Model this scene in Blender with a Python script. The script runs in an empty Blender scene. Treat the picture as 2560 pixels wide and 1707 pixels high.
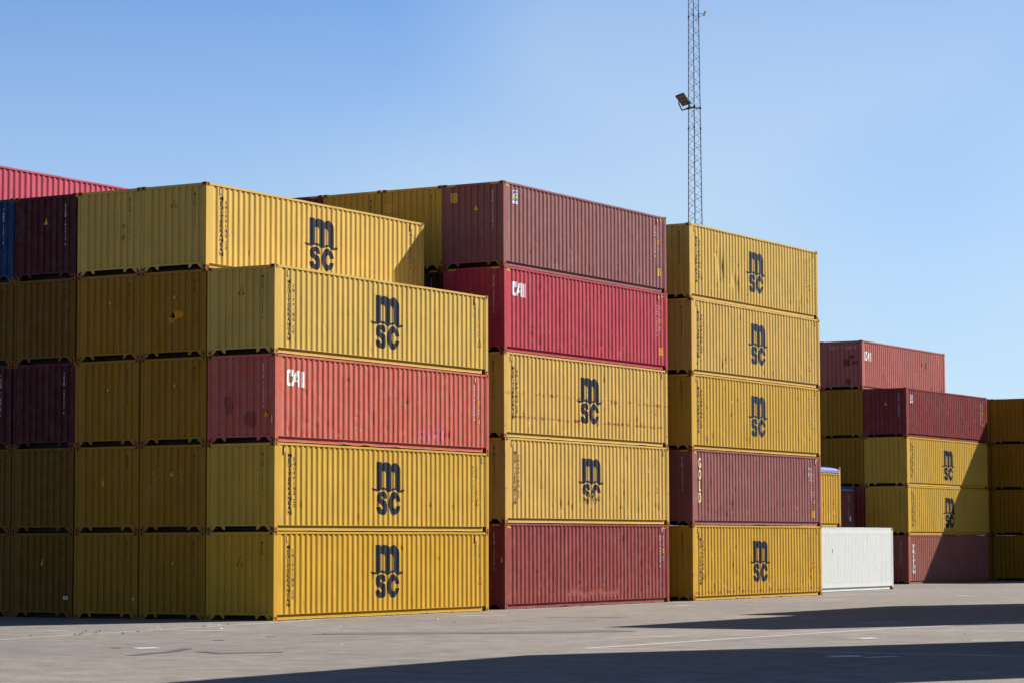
import bpy, bmesh, math, random
from mathutils import Vector, Matrix, noise
SC = bpy.context.scene
COL = SC.collection
# ------------------------------------------------------------------ camera
CAM_LOC = Vector((44.91126, -63.44677, 2.22221))
YAW, PITCH, ROLL = -0.5269, 0.0753, -0.0032
def build_camera():
    fw = Vector((-0.50145456, 0.86190392, 0.07526584))
    rt = Vector((math.cos(YAW), -math.sin(YAW), 0))
    up = rt.cross(fw)
    r2 = rt*math.cos(ROLL)+up*math.sin(ROLL)
    u2 = -rt*math.sin(ROLL)+up*math.cos(ROLL)
    cd = bpy.data.cameras.new('camera')
    cd.sensor_width = 36; cd.lens = 93.672
    cd.clip_start = 0.1; cd.clip_end = 8000
    cd.dof.use_dof = True; cd.dof.focus_distance = 80; cd.dof.aperture_fstop = 2.8
    c = bpy.data.objects.new('camera', cd); COL.objects.link(c)
    m = Matrix((r2, u2, -fw)).transposed().to_4x4(); m.translation = CAM_LOC
    c.matrix_world = m
    SC.camera = c
build_camera()
# ------------------------------------------------------------------ world and sun
TO_SUN = Vector((0.55, 1.0, 0.886)).normalized()
EL = math.asin(TO_SUN.z)
AZ = math.atan2(TO_SUN.x, TO_SUN.y)
SKY_STRENGTH = 0.05
def build_world():
    w = bpy.data.worlds.new("World"); SC.world = w; w.use_nodes = True
    nt = w.node_tree; nt.nodes.clear()
    out = nt.nodes.new('ShaderNodeOutputWorld'); bg = nt.nodes.new('ShaderNodeBackground')
    sky = nt.nodes.new('ShaderNodeTexSky'); sky.sky_type = 'NISHITA'; sky.sun_disc = False
    sky.sun_elevation = EL; sky.sun_rotation = AZ
    sky.air_density = 0.85; sky.dust_density = 0.0; sky.ozone_density = 10.0; sky.altitude = 0
    tc = nt.nodes.new('ShaderNodeTexCoord')
    mp = nt.nodes.new('ShaderNodeMapping'); mp.inputs['Scale'].default_value = (2.2, 2.2, 3.6); mp.inputs['Location'].default_value = (0.0, 5.5, 3.0)
    nz = nt.nodes.new('ShaderNodeTexNoise'); nz.inputs['Scale'].default_value = 2.3
    nz.inputs['Detail'].default_value = 1.0; nz.inputs['Roughness'].default_value = 0.4
    rp = nt.nodes.new('ShaderNodeMapRange'); rp.inputs['From Min'].default_value = 0.40
    rp.inputs['From Max'].default_value = 0.62; rp.inputs['To Max'].default_value = 0.26
    mx = nt.nodes.new('ShaderNodeMix'); mx.data_type = 'RGBA'
    mx.inputs['B'].default_value = (5.0, 6.0, 6.7, 1)          # thin high haze, paler than the clear sky
    L = nt.links.new
    L(tc.outputs['Generated'], mp.inputs['Vector']); L(mp.outputs['Vector'], nz.inputs['Vector'])
    sp = nt.nodes.new('ShaderNodeSeparateXYZ'); L(tc.outputs['Generated'], sp.inputs[0])
    hz = nt.nodes.new('ShaderNodeMapRange'); hz.inputs['From Min'].default_value = 0.23; hz.inputs['From Max'].default_value = 0.03
    hz.inputs['To Max'].default_value = 0.72; L(sp.outputs['Z'], hz.inputs['Value'])
    ad = nt.nodes.new('ShaderNodeMath'); ad.operation = 'ADD'; ad.use_clamp = True
    L(nz.outputs['Fac'], rp.inputs['Value']); L(rp.outputs['Result'], ad.inputs[0]); L(hz.outputs['Result'], ad.inputs[1]); L(ad.outputs[0], mx.inputs['Factor'])
    L(sky.outputs['Color'], mx.inputs['A']); L(mx.outputs['Result'], bg.inputs['Color'])
    bg.inputs['Strength'].default_value = SKY_STRENGTH
    L(bg.outputs['Background'], out.inputs['Surface'])
build_world()
def build_sun():
    sd = bpy.data.lights.new('sun', 'SUN'); sd.energy = 5.0; sd.angle = math.radians(0.5)
    sd.color = (1.0, 0.925, 0.82)
    s = bpy.data.objects.new('sun', sd); COL.objects.link(s)
    s.rotation_euler = (-TO_SUN).to_track_quat('-Z', 'Y').to_euler()
    s.location = (60, 100, 80)
build_sun()
SC.view_settings.view_transform = 'Standard'; SC.view_settings.look = 'None'
SC.view_settings.gamma = 1.0; SC.view_settings.exposure = 1.4
SC.render.engine = 'CYCLES'
SC.render.resolution_x = 1024; SC.render.resolution_y = 682
# ------------------------------------------------------------------ material helpers
def srgb(r, g, b):
    f = lambda c: (c/255/12.92) if c/255 <= .04045 else ((c/255+.055)/1.055)**2.4
    return (f(r), f(g), f(b), 1)
_mc = {}
def N(nt, t, **kw):
    n = nt.nodes.new(t)
    for k, v in kw.items():
        if k in n.inputs: n.inputs[k].default_value = v
        else: setattr(n, k, v)
    return n
def paint(color, rust=0.25, seed=0, fade=0.0, rough=0.55, band=None, var=1.0):
    """weathered container paint; coordinates are those of the container, so each seed wears differently"""
    key = (tuple(round(c, 4) for c in color), rust, seed, fade, rough, band, var)
    if key in _mc: return _mc[key]
    m = bpy.data.materials.new('container_paint'); m.use_nodes = True
    nt = m.node_tree; L = nt.links.new
    b = nt.nodes['Principled BSDF']
    tc = N(nt, 'ShaderNodeTexCoord')
    mp = N(nt, 'ShaderNodeMapping'); mp.inputs['Location'].default_value = (seed*7.31, seed*3.77, seed*5.13)
    L(tc.outputs['Object'], mp.inputs['Vector'])
    # broad tone variation + vertical streaks
    n1 = N(nt, 'ShaderNodeTexNoise', Scale=0.9, Detail=4.0, Roughness=0.6); L(mp.outputs[0], n1.inputs['Vector'])
    ms = N(nt, 'ShaderNodeMapping'); ms.inputs['Scale'].default_value = (9, 9, 0.5); L(mp.outputs[0], ms.inputs['Vector'])
    n2 = N(nt, 'ShaderNodeTexNoise', Scale=1.0, Detail=5.0, Roughness=0.65); L(ms.outputs[0], n2.inputs['Vector'])
    ad = N(nt, 'ShaderNodeMath', operation='ADD'); L(n1.outputs['Fac'], ad.inputs[0]); L(n2.outputs['Fac'], ad.inputs[1])
    mr = N(nt, 'ShaderNodeMapRange'); mr.inputs['From Min'].default_value = 0.7; mr.inputs['From Max'].default_value = 1.3
    mr.inputs['To Min'].default_value = 1-0.13*var; mr.inputs['To Max'].default_value = 1+0.07*var; L(ad.outputs[0], mr.inputs['Value'])
    cs = N(nt, 'ShaderNodeMix', data_type='RGBA', blend_type='MULTIPLY'); cs.inputs['Factor'].default_value = 1
    cs.inputs['A'].default_value = color; L(mr.outputs[0], cs.inputs['B'])
    # dust film
    n3 = N(nt, 'ShaderNodeTexNoise', Scale=2.6, Detail=6.0, Roughness=0.7); L(mp.outputs[0], n3.inputs['Vector'])
    dr = N(nt, 'ShaderNodeMapRange'); dr.inputs['From Min'].default_value = 0.45; dr.inputs['From Max'].default_value = 0.8
    dr.inputs['To Max'].default_value = 0.14+fade; L(n3.outputs['Fac'], dr.inputs['Value'])
    du = N(nt, 'ShaderNodeMix', data_type='RGBA'); du.inputs['B'].default_value = (0.24, 0.21, 0.165, 1)
    L(dr.outputs[0], du.inputs['Factor']); L(cs.outputs['Result'], du.inputs['A'])
    # rust: small sharp specks and streaked runs
    n4 = N(nt, 'ShaderNodeTexNoise', Scale=5.5, Detail=9.0, Roughness=0.72); L(mp.outputs[0], n4.inputs['Vector'])
    sx = N(nt, 'ShaderNodeSeparateXYZ'); L(tc.outputs['Object'], sx.inputs[0])
    low = N(nt, 'ShaderNodeMapRange'); low.inputs['From Min'].default_value = 0.75; low.inputs['From Max'].default_value = 0.1
    low.inputs['To Max'].default_value = 0.05; L(sx.outputs['Z'], low.inputs['Value'])
    ra = N(nt, 'ShaderNodeMath', operation='ADD'); L(n4.outputs['Fac'], ra.inputs[0]); L(low.outputs[0], ra.inputs[1])
    last = ra.outputs[0]
    if band:                                   # a row of rubbed crests at a given height
        for zc, wd, amt in band:
            db = N(nt, 'ShaderNodeMath', operation='SUBTRACT'); L(sx.outputs['Z'], db.inputs[0]); db.inputs[1].default_value = zc
            ab = N(nt, 'ShaderNodeMath', operation='ABSOLUTE'); L(db.outputs[0], ab.inputs[0])
            br = N(nt, 'ShaderNodeMapRange'); br.inputs['From Min'].default_value = wd; br.inputs['From Max'].default_value = wd*0.2
            br.inputs['To Max'].default_value = amt; L(ab.outputs[0], br.inputs['Value'])
            a2 = N(nt, 'ShaderNodeMath', operation='ADD'); L(last, a2.inputs[0]); L(br.outputs[0], a2.inputs[1]); last = a2.outputs[0]
    rr = N(nt, 'ShaderNodeMapRange'); t = 0.755-0.12*rust
    rr.inputs['From Min'].default_value = t; rr.inputs['From Max'].default_value = t+0.045; L(last, rr.inputs['Value'])
    n5 = N(nt, 'ShaderNodeTexNoise', Scale=30.0, Detail=3.0); L(mp.outputs[0], n5.inputs['Vector'])
    rc = N(nt, 'ShaderNodeMix', data_type='RGBA'); rc.inputs['A'].default_value = (0.10, 0.03, 0.012, 1); rc.inputs['B'].default_value = (0.30, 0.10, 0.035, 1)
    L(n5.outputs['Fac'], rc.inputs['Factor'])
    fm = N(nt, 'ShaderNodeMix', data_type='RGBA'); L(rr.outputs[0], fm.inputs['Factor']); L(du.outputs['Result'], fm.inputs['A']); L(rc.outputs['Result'], fm.inputs['B'])
    L(fm.outputs['Result'], b.inputs['Base Color'])
    ro = N(nt, 'ShaderNodeMapRange'); ro.inputs['To Min'].default_value = rough; ro.inputs['To Max'].default_value = 0.9
    L(rr.outputs[0], ro.inputs['Value']); L(ro.outputs[0], b.inputs['Roughness'])
    b.inputs['Specular IOR Level'].default_value = 0.10
    # oil-canning of thin sheet
    mb = N(nt, 'ShaderNodeMapping'); mb.inputs['Scale'].default_value = (1.6, 1.6, 0.8); L(mp.outputs[0], mb.inputs['Vector'])
    nb = N(nt, 'ShaderNodeTexNoise', Scale=1.7, Detail=5.0, Roughness=0.55); L(mb.outputs[0], nb.inputs['Vector'])
    bp = N(nt, 'ShaderNodeBump', Strength=0.25, Distance=0.05); L(nb.outputs['Fac'], bp.inputs['Height'])
    L(bp.outputs[0], b.inputs['Normal'])
    _mc[key] = m
    return m
def plain(name, color, rough=0.6, metal=0.0, var=0.12, scale=6.0, bump=0.0):
    m = bpy.data.materials.new(name); m.use_nodes = True
    nt = m.node_tree; L = nt.links.new; b = nt.nodes['Principled BSDF']
    tc = N(nt, 'ShaderNodeTexCoord')
    n = N(nt, 'ShaderNodeTexNoise', Scale=scale, Detail=6.0, Roughness=0.65); L(tc.outputs['Object'], n.inputs['Vector'])
    r = N(nt, 'ShaderNodeMapRange'); r.inputs['From Min'].default_value = .3; r.inputs['From Max'].default_value = .7
    r.inputs['To Min'].default_value = 1-var; r.inputs['To Max'].default_value = 1+var; L(n.outputs['Fac'], r.inputs['Value'])
    x = N(nt, 'ShaderNodeMix', data_type='RGBA', blend_type='MULTIPLY'); x.inputs['Factor'].default_value = 1
    x.inputs['A'].default_value = color; L(r.outputs[0], x.inputs['B']); L(x.outputs['Result'], b.inputs['Base Color'])
    b.inputs['Roughness'].default_value = rough; b.inputs['Metallic'].default_value = metal
    b.inputs['Specular IOR Level'].default_value = 0.12
    if bump:
        bb = N(nt, 'ShaderNodeBump', Strength=bump, Distance=0.03); L(n.outputs['Fac'], bb.inputs['Height']); L(bb.outputs[0], b.inputs['Normal'])
    return m
def ink(name, color, wear=0.0, zfade=None):
    """painted marking; wear eats holes into it, through which the paint below shows"""
    m = plain(name, color, 0.5, var=0.15, scale=3)
    if wear > 0:
        nt = m.node_tree; L = nt.links.new; b = nt.nodes['Principled BSDF']
        out = nt.nodes['Material Output']
        tc = N(nt, 'ShaderNodeTexCoord')
        n = N(nt, 'ShaderNodeTexNoise', Scale=11.0, Detail=7.0, Roughness=0.7); L(tc.outputs['Object'], n.inputs['Vector'])
        src = n.outputs['Fac']
        if zfade:
            sx = N(nt, 'ShaderNodeSeparateXYZ'); L(tc.outputs['Object'], sx.inputs[0])
            zr = N(nt, 'ShaderNodeMapRange'); zr.inputs['From Min'].default_value = zfade[1]; zr.inputs['From Max'].default_value = zfade[0]
            zr.inputs['To Max'].default_value = zfade[2]; L(sx.outputs['Z'], zr.inputs['Value'])
            a = N(nt, 'ShaderNodeMath', operation='ADD'); L(src, a.inputs[0]); L(zr.outputs[0], a.inputs[1]); src = a.outputs[0]
        r = N(nt, 'ShaderNodeMapRange'); r.inputs['From Min'].default_value = 0.74-wear*.3; r.inputs['From Max'].default_value = 0.86-wear*.3
        L(src, r.inputs['Value'])
        tr = N(nt, 'ShaderNodeBsdfTransparent'); ms = N(nt, 'ShaderNodeMixShader')
        L(r.outputs[0], ms.inputs[0]); L(b.outputs[0], ms.inputs[1]); L(tr.outputs[0], ms.inputs[2]); L(ms.outputs[0], out.inputs['Surface'])
    return m
# paint colours (linear albedo)
YEL_PALE = (0.420, 0.277, 0.060, 1)  # pale veil of flare over the upper containers put into the yellow
YEL = (0.400, 0.245, 0.032, 1)
YEL_DEEP = (0.385, 0.222, 0.018, 1)
YEL_SHADED = (0.235, 0.112, 0.005, 1)  # shade of the unlit container ends put into a darker yellow
YEL_SHADED_DK = (0.115, 0.052, 0.003, 1)  # darker again: deeper shade toward the left columns put into the colour
YEL_TAN = (0.425, 0.272, 0.064, 1)
MAROON = (0.185, 0.069, 0.069, 1)
MAROON_DK = (0.050, 0.008, 0.010, 1)  # maroon darkened further to carry the shade at the left columns
CRIMSON = (0.318, 0.031, 0.050, 1)
SALMON = (0.370, 0.078, 0.055, 1)
BRICK = (0.176, 0.033, 0.034, 1)
PINK = (0.292, 0.086, 0.073, 1)
BROWN = (0.215, 0.073, 0.058, 1)
BLUE = (0.006, 0.030, 0.085, 1)  # blue darkened as well for the shade at the left columns
M_NAVY = ink('navy_marking', (0.009, 0.013, 0.025, 1), 0.12)
M_NAVY_WORN = ink('worn_navy_marking', (0.012, 0.017, 0.030, 1), 0.35, (0.75, 1.55, 0.26))
M_TEXT = ink('dark_lettering', (0.007, 0.009, 0.016, 1), 0.0)
M_BLACK = ink('black_marking', (0.018, 0.018, 0.02, 1), 0.15)
M_GREYINK = ink('faded_grey_marking', (0.16, 0.15, 0.12, 1), 0.45)
M_WHITE = ink('white_marking', (0.60, 0.60, 0.59, 1), 0.12)
M_NAVY_FADE = ink('faded_navy_marking', (0.018, 0.026, 0.048, 1), 0.2)
M_WHITE_WORN = ink('worn_white_marking', (0.55, 0.54, 0.52, 1), 0.36)
M_CREAM = ink('cream_marking', (0.58, 0.53, 0.28, 1), 0.1)
M_ORANGE = plain('orange_sticker', (0.55, 0.23, 0.015, 1), 0.45, var=.06)
M_LABEL = plain('yellow_sticker', (0.55, 0.33, 0.04, 1), 0.45, var=.06)
M_LOGOBLUE = plain('blue_sign_paint', (0.03, 0.10, 0.38, 1), 0.4, var=.06)
M_LOGOYEL = plain('yellow_sign_paint', (0.58, 0.46, 0.03, 1), 0.4, var=.06)
M_DARK = plain('dark_underside_steel', (0.035, 0.03, 0.027, 1), 0.8)
M_HOLE = plain('dark_hole_steel', (0.015, 0.013, 0.012, 1), 0.9)
M_VENTW = plain('vent_cover_metal', (0.36, 0.29, 0.21, 1), 0.6)
M_RUST = plain('rusted_casting', (0.26, 0.105, 0.055, 1), 0.85, var=.45, scale=9, bump=.4)
M_PATCH = plain('dark_repair_paint', (0.13, 0.028, 0.034, 1), 0.5)
M_REDPATCH = ink('red_repair_paint', (0.23, 0.050, 0.038, 1), .3)
M_DOOR = plain('low_bounce_door_paint', (0.075, 0.035, 0.025, 1), 0.7)  # unseen doors coloured dark to cut light bounced onto the ends behind them
M_TAPE = plain('pale_tape', (0.45, 0.44, 0.42, 1), 0.5)
# ------------------------------------------------------------------ mesh helpers
def mesh_obj(name, bm, mats, parent=None, me=None, **props):
    if me is None:
        me = bpy.data.meshes.new(name); bm.to_mesh(me); bm.free()
        if not isinstance(mats, (list, tuple)): mats = [mats]
        for m in mats: me.materials.append(m)
    o = bpy.data.objects.new(name, me); COL.objects.link(o)
    if parent: o.parent = parent
    for k, v in props.items(): o[k] = v
    return o
_meshes = {}
def shared(name, key, builder, mat, parent):
    """a mesh built once per kind and used with this container's own paint"""
    if key not in _meshes:
        bm = builder(); me = bpy.data.meshes.new(name); bm.to_mesh(me); bm.free()
        me.materials.append(None); me.materials.append(M_HOLE); _meshes[key] = me
    o = bpy.data.objects.new(name, _meshes[key]); COL.objects.link(o); o.parent = parent
    o.material_slots[0].link = 'OBJECT'; o.material_slots[0].material = mat
    return o
def box(bm, x0, x1, y0, y1, z0, z1, mi=0):
    v = [bm.verts.new(p) for p in ((x0,y0,z0),(x1,y0,z0),(x1,y1,z0),(x0,y1,z0),(x0,y0,z1),(x1,y0,z1),(x1,y1,z1),(x0,y1,z1))]
    for f in ((0,3,2,1),(4,5,6,7),(0,1,5,4),(1,2,6,5),(2,3,7,6),(3,0,4,7)):
        bm.faces.new([v[i] for i in f]).material_index = mi
def tube(bm, a, b, r, n=8, r2=None, mi=0):
    a = Vector(a); b = Vector(b); d = (b-a).normalized(); r2 = r if r2 is None else r2
    s = d.orthogonal().normalized(); t = d.cross(s)
    A = []; B = []
    for i in range(n):
        w = 2*math.pi*i/n; q = s*math.cos(w)+t*math.sin(w)
        A.append(bm.verts.new(a+q*r)); B.append(bm.verts.new(b+q*r2))
    for i in range(n):
        j = (i+1) % n; bm.faces.new((A[i], A[j], B[j], B[i])).material_index = mi
    bm.faces.new(list(reversed(A))).material_index = mi; bm.faces.new(B).material_index = mi
def prism(bm, pts, axis, a, b, mi=0):
    """polygon pts (2-D) extruded along axis from a to b"""
    def P(u, v, w):
        return {'x': (w, u, v), 'y': (u, w, v), 'z': (u, v, w)}[axis]
    A = [bm.verts.new(P(u, v, a)) for u, v in pts]; B = [bm.verts.new(P(u, v, b)) for u, v in pts]
    n = len(pts)
    for i in range(n): bm.faces.new((A[i], A[(i+1) % n], B[(i+1) % n], B[i])).material_index = mi
    bm.faces.new(A).material_index = mi; bm.faces.new(B).material_index = mi
    bmesh.ops.recalc_face_normals(bm, faces=bm.faces)
# ------------------------------------------------------------------ container geometry
# local frame: the lit long side lies at x = 0 (outer face of the posts), the container runs x -W..0, y 0..len, z 0..h
W = 2.438
SIDE_P, SIDE_D, SIDE_R = 0.278, 0.028, 0.014      # corrugation period, depth, recess behind posts
END_P, END_D, END_R = 0.250, 0.045, 0.014
def prof_pts(a, b, period, flat, slope, depth):
    """breakpoints (u, depth) of trapezoid corrugation between a and b"""
    pts = []; n = int((b-a)/period); slack = (b-a)-n*period
    pts.append((a, 0.0)); u = a+slack*.98
    inner = period-flat-2*slope
    for k in range(n):
        pts += [(u+flat/2, 0), (u+flat/2+slope, depth), (u+flat/2+slope+inner, depth), (u+flat/2+2*slope+inner, 0)]
        u += period
    pts.append((b, 0.0))
    return pts
def prof_at(pts, u):
    if u <= pts[0][0]: return pts[0][1]
    lo, hi = 0, len(pts)-1
    if u >= pts[hi][0]: return pts[hi][1]
    while hi-lo > 1:
        m = (lo+hi)//2
        if pts[m][0] <= u: lo = m
        else: hi = m
    a, b = pts[lo], pts[hi]
    return a[1]+(b[1]-a[1])*(u-a[0])/max(1e-9, b[0]-a[0])
def side_prof(length): return prof_pts(0.165, length-0.165, SIDE_P, 0.072, 0.068, SIDE_D)
def end_prof(): return prof_pts(0.11, W-0.11, END_P, 0.110, 0.020, END_D)
def dent_fn(seed, amt, length, h, bumps=None):
    rnd = random.Random(seed*17+3)
    D = []
    for i in range(int(26*amt)):
        z = 0.35+abs(rnd.gauss(0, 0.35)) if rnd.random() < .7 else rnd.uniform(.4, h-.3)
        D.append((rnd.uniform(.5, length-.5), z, rnd.uniform(.03, .09), rnd.uniform(.03, .13), rnd.uniform(.005, .017)))
    for b in (bumps or []): D.append(b)
    ph = seed*1.7
    def f(u, z):
        s = 0.003*amt*noise.noise(Vector((u*1.3+ph, z*1.1, ph)))
        for du, dz, su, sz, a in D:
            q = ((u-du)/su)**2+((z-dz)/sz)**2
            if q < 7: s += a*math.exp(-q)
        return s
    return f
def side_bm(length, h, seed, amt, x, bumps=None, bot=0.165):
    P = side_prof(length); f = dent_fn(seed, amt, length, h, bumps)
    rows = 26 if amt > 0 else 1
    zs = [bot+(h-0.075-bot)*i/rows for i in range(rows+1)]
    rnd = random.Random(seed+99)
    jit = [rnd.gauss(0, 0.0010) if amt > 0 else 0 for _ in P]
    bm = bmesh.new(); g = []
    for k, (u, d) in enumerate(P):
        col = []
        for z in zs:
            dd = (f(u, z) if amt > 0 else 0)
            col.append(bm.verts.new((x-SIDE_R-d-dd if x == 0 else x+SIDE_R+d, u+jit[k], z)))
        g.append(col)
    for i in range(len(g)-1):
        for j in range(rows):
            q = (g[i][j], g[i+1][j], g[i+1][j+1], g[i][j+1])
            bm.faces.new(q if x == 0 else q[::-1])
    return bm
def end_bm(h, seed=0, amt=0.5):
    P = end_prof(); bm = bmesh.new(); g = []; rows = 12
    f = dent_fn(seed+500, amt, W, h)
    for u, d in P:
        g.append([bm.verts.new((-W+u, END_R+d+f(u, z), z)) for z in [0.20+(h-0.10-0.20)*i/rows for i in range(rows+1)]])
    for i in range(len(g)-1):
        for j in range(rows):
            bm.faces.new((g[i][j], g[i+1][j], g[i+1][j+1], g[i][j+1]))
    return bm
def casting_bm(sx, sy, top):
    """corner casting, box 162 x 178 x 118 with oval holes in its side and end faces; origin at its outer vertical corner"""
    bm = bmesh.new(); wx, wy, hz = 0.162, 0.178, 0.118
    x0, x1 = (0, wx); y0, y1 = (0, wy)
    def ring(face_pt, cu, cv, hw, hh, u0, u1, v0, v1, inward):
        n = 16; A = []; B = []; Cc = []
        for i in range(n):
            w = 2*math.pi*i/n; cu_, sv_ = math.cos(w), math.sin(w)
            ou = cu+hw*cu_*(1 if abs(cu_) < .7 else 1); ov = cv+hh*sv_
            k = max(abs(cu_), abs(sv_)); ru, rv = cu_/k, sv_/k
            A.append(bm.verts.new(face_pt(u0+(ru+1)/2*(u1-u0), v0+(rv+1)/2*(v1-v0), 0)))
            B.append(bm.verts.new(face_pt(ou, ov, 0))); Cc.append(bm.verts.new(face_pt(ou, ov, inward)))
        for i in range(n):
            j = (i+1) % n
            bm.faces.new((A[i], A[j], B[j], B[i]))
            bm.faces.new((B[i], B[j], Cc[j], Cc[i])).material_index = 1
        bm.faces.new(Cc).material_index = 1
    ring(lambda u, v, d: (-d, u, v), wy*.52, hz*.5, 0.026, 0.040, 0, wy, 0, hz, 0.045)     # side face x=0
    ring(lambda u, v, d: (-u, d, v), wx*.52, hz*.5, 0.026, 0.040, 0, wx, 0, hz, 0.045)     # end face y=0
    v = [bm.verts.new(p) for p in ((0,0,0),(-wx,0,0),(-wx,wy,0),(0,wy,0),(0,0,hz),(-wx,0,hz),(-wx,wy,hz),(0,wy,hz))]
    for q in ((0,1,2,3),(4,7,6,5),(1,5,6,2),(2,6,7,3)): bm.faces.new([v[i] for i in q])
    if sx: bmesh.ops.scale(bm, vec=(-1, 1, 1), verts=bm.verts)
    if sy: bmesh.ops.scale(bm, vec=(1, -1, 1), verts=bm.verts)
    bmesh.ops.recalc_face_normals(bm, faces=bm.faces)
    return bm
def post_bm(h):
    bm = bmesh.new()
    box(bm, -0.105, -0.003, 0.003, 0.163, 0.118, h-0.118)
    return bm
def top_rail_bm(length, h):
    bm = bmesh.new(); rnd = random.Random(5)
    n = 24; prev = None
    for i in range(n+1):
        y = 0.178+(length-0.356)*i/n; dz = rnd.uniform(-.0035, .0035) if 0 < i < n else 0; dx = rnd.uniform(-.003, .002)
        q = [bm.verts.new(p) for p in ((-0.064, y, h-0.078+dz), (-0.004+dx, y, h-0.078+dz), (-0.004+dx, y, h-0.016+dz), (-0.064, y, h-0.016+dz))]
        if prev:
            for k in range(4): bm.faces.new((prev[k], prev[(k+1) % 4], q[(k+1) % 4], q[k]))
        prev = q
    bmesh.ops.recalc_face_normals(bm, faces=bm.faces)
    return bm
def bottom_rail_bm(length, seed=0, bent=0.0):
    """C-section bottom side rail: web set back, top flange out under the wall sheet, thin lower lip"""
    bm = bmesh.new(); rnd = random.Random(seed)
    n = 40; prev = None
    knees = [rnd.uniform(1.5, length-1.5) for _ in range(3)]
    for i in range(n+1):
        y = 0.178+(length-0.50)*i/n
        k = sum(math.exp(-((y-c)/.25)**2) for c in knees)*bent
        dz = k*rnd.uniform(.3, 1)*0.03+rnd.uniform(-.002, .002)
        q = [bm.verts.new(p) for p in ((-0.012, y, 0.168), (-0.012, y, 0.176), (-0.075, y, 0.176), (-0.075, y, 0.022+dz), (-0.052, y, 0.022+dz), (-0.060+k*.006, y, 0.030+dz), (-0.060+k*.006, y, 0.168))]
        if prev:
            m = len(q)
            for k2 in range(m): bm.faces.new((prev[k2], prev[(k2+1) % m], q[(k2+1) % m], q[k2]))
        prev = q
    bmesh.ops.recalc_face_normals(bm, faces=bm.faces)
    return bm
def sill_bm():
    """front sill with corner gussets and the two pointed tabs of the tunnel recess"""
    bm = bmesh.new()
    box(bm, -W+0.108, -0.108, 0.006, 0.07, 0.150, 0.205)
    for s in (0, 1):
        def X(x): return -W+x if s == 0 else -x
        for pts in ([(0.165, 0.15), (0.165, 0.012), (0.20, 0.015), (0.345, 0.15)], [(0.50, 0.15), (0.60, 0.045), (0.655, 0.045), (0.665, 0.15)]):
            pp = [(X(u), v) for u, v in pts]
            prism(bm, pp, 'y', 0.014, 0.024)
    return bm
def header_bm(h):
    bm = bmesh.new()
    box(bm, -W+0.163, -0.163, 0.004, 0.075, h-0.102, h-0.022)
    box(bm, -W+0.11, -0.11, 0.075, 0.45, h-0.034, h-0.022)
    return bm
def rear_header_bm(h):
    bm = bmesh.new(); box(bm, -W+0.163, -0.163, -0.10, -0.004, h-0.115, h-0.02); return bm
def rear_sill_bm():
    bm = bmesh.new(); box(bm, -W+0.163, -0.163, -0.08, -0.006, 0.015, 0.165); return bm
def door_bm(h, s):
    bm = bmesh.new()
    x0, x1 = (-W+0.11, -W/2-0.004) if s else (-W/2+0.004, -0.11)
    box(bm, x0, x1, -0.055, -0.02, 0.168, h-0.118)
    for k in range(5):
        z = 0.3+k*(h-.55)/4.4
        box(bm, x0+.06, x1-.06, -0.0195, -0.008, z, z+.28)
    return bm
def lockrod_bm(h, x):
    bm = bmesh.new(); tube(bm, (x, 0.005, 0.06), (x, 0.005, h-0.06), 0.014, 8)
    box(bm, x, x+.32, 0.018, 0.028, 1.05, 1.09)
    for z in (.35, 1.0, 1.6, h-.35): box(bm, x-.035, x+.035, -0.0075, 0.012, z-.03, z+.03)
    return bm
def roof_bm(length, h):
    bm = bmesh.new(); n = int((length-.9)/.21); prev = None; y = 0.452
    prof = []
    step = (length-.55-y)/n
    for k in range(n): prof += [(y, 0), (y+step*.3, 0), (y+step*.45, -.018), (y+step*.8, -.018)]; y += step
    prof.append((y, 0))
    for (yy, dz) in prof:
        q = [bm.verts.new((-W+0.064, yy, h-0.022+dz)), bm.verts.new((-0.064, yy, h-0.022+dz))]
        if prev: bm.faces.new((prev[0], prev[1], q[1], q[0]))
        prev = q
    box(bm, -W+.11, -.11, length-.55, length-.06, h-.036, h-.024)
    return bm
def under_bm(length):
    bm = bmesh.new()
    box(bm, -W+0.08, -0.08, 0.40, length-0.12, 0.135, 0.160)
    for k in range(int(length/.5)): box(bm, -W+0.08, -0.08, .45+k*.5, .50+k*.5, 0.004, 0.134)
    return bm
# ------------------------------------------------------------------ markings: flat outlines wrapped on the corrugated sheet
_glyph = {}
def glyph(ch, bold=0.0):
    """2-D triangles of one character, scaled to unit box"""
    k = (ch, bold)
    if k in _glyph: return _glyph[k]
    cu = bpy.data.curves.new('g', 'FONT'); cu.body = ch; cu.size = 1; cu.offset = bold; cu.resolution_u = 3
    o = bpy.data.objects.new('g', cu); COL.objects.link(o)
    dg = bpy.context.evaluated_depsgraph_get(); me = bpy.data.meshes.new_from_object(o.evaluated_get(dg))
    vs = [(v.co.x, v.co.y) for v in me.vertices]; fs = [tuple(p.vertices) for p in me.polygons]
    bpy.data.objects.remove(o); bpy.data.curves.remove(cu); bpy.data.meshes.remove(me)
    xs = [v[0] for v in vs]; x0, x1 = min(xs), max(xs)
    asc = 0.729
    _glyph[k] = ([(v[0]-(x0+x1)/2, v[1]/asc) for v in vs], fs, (x1-x0))
    return _glyph[k]
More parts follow.
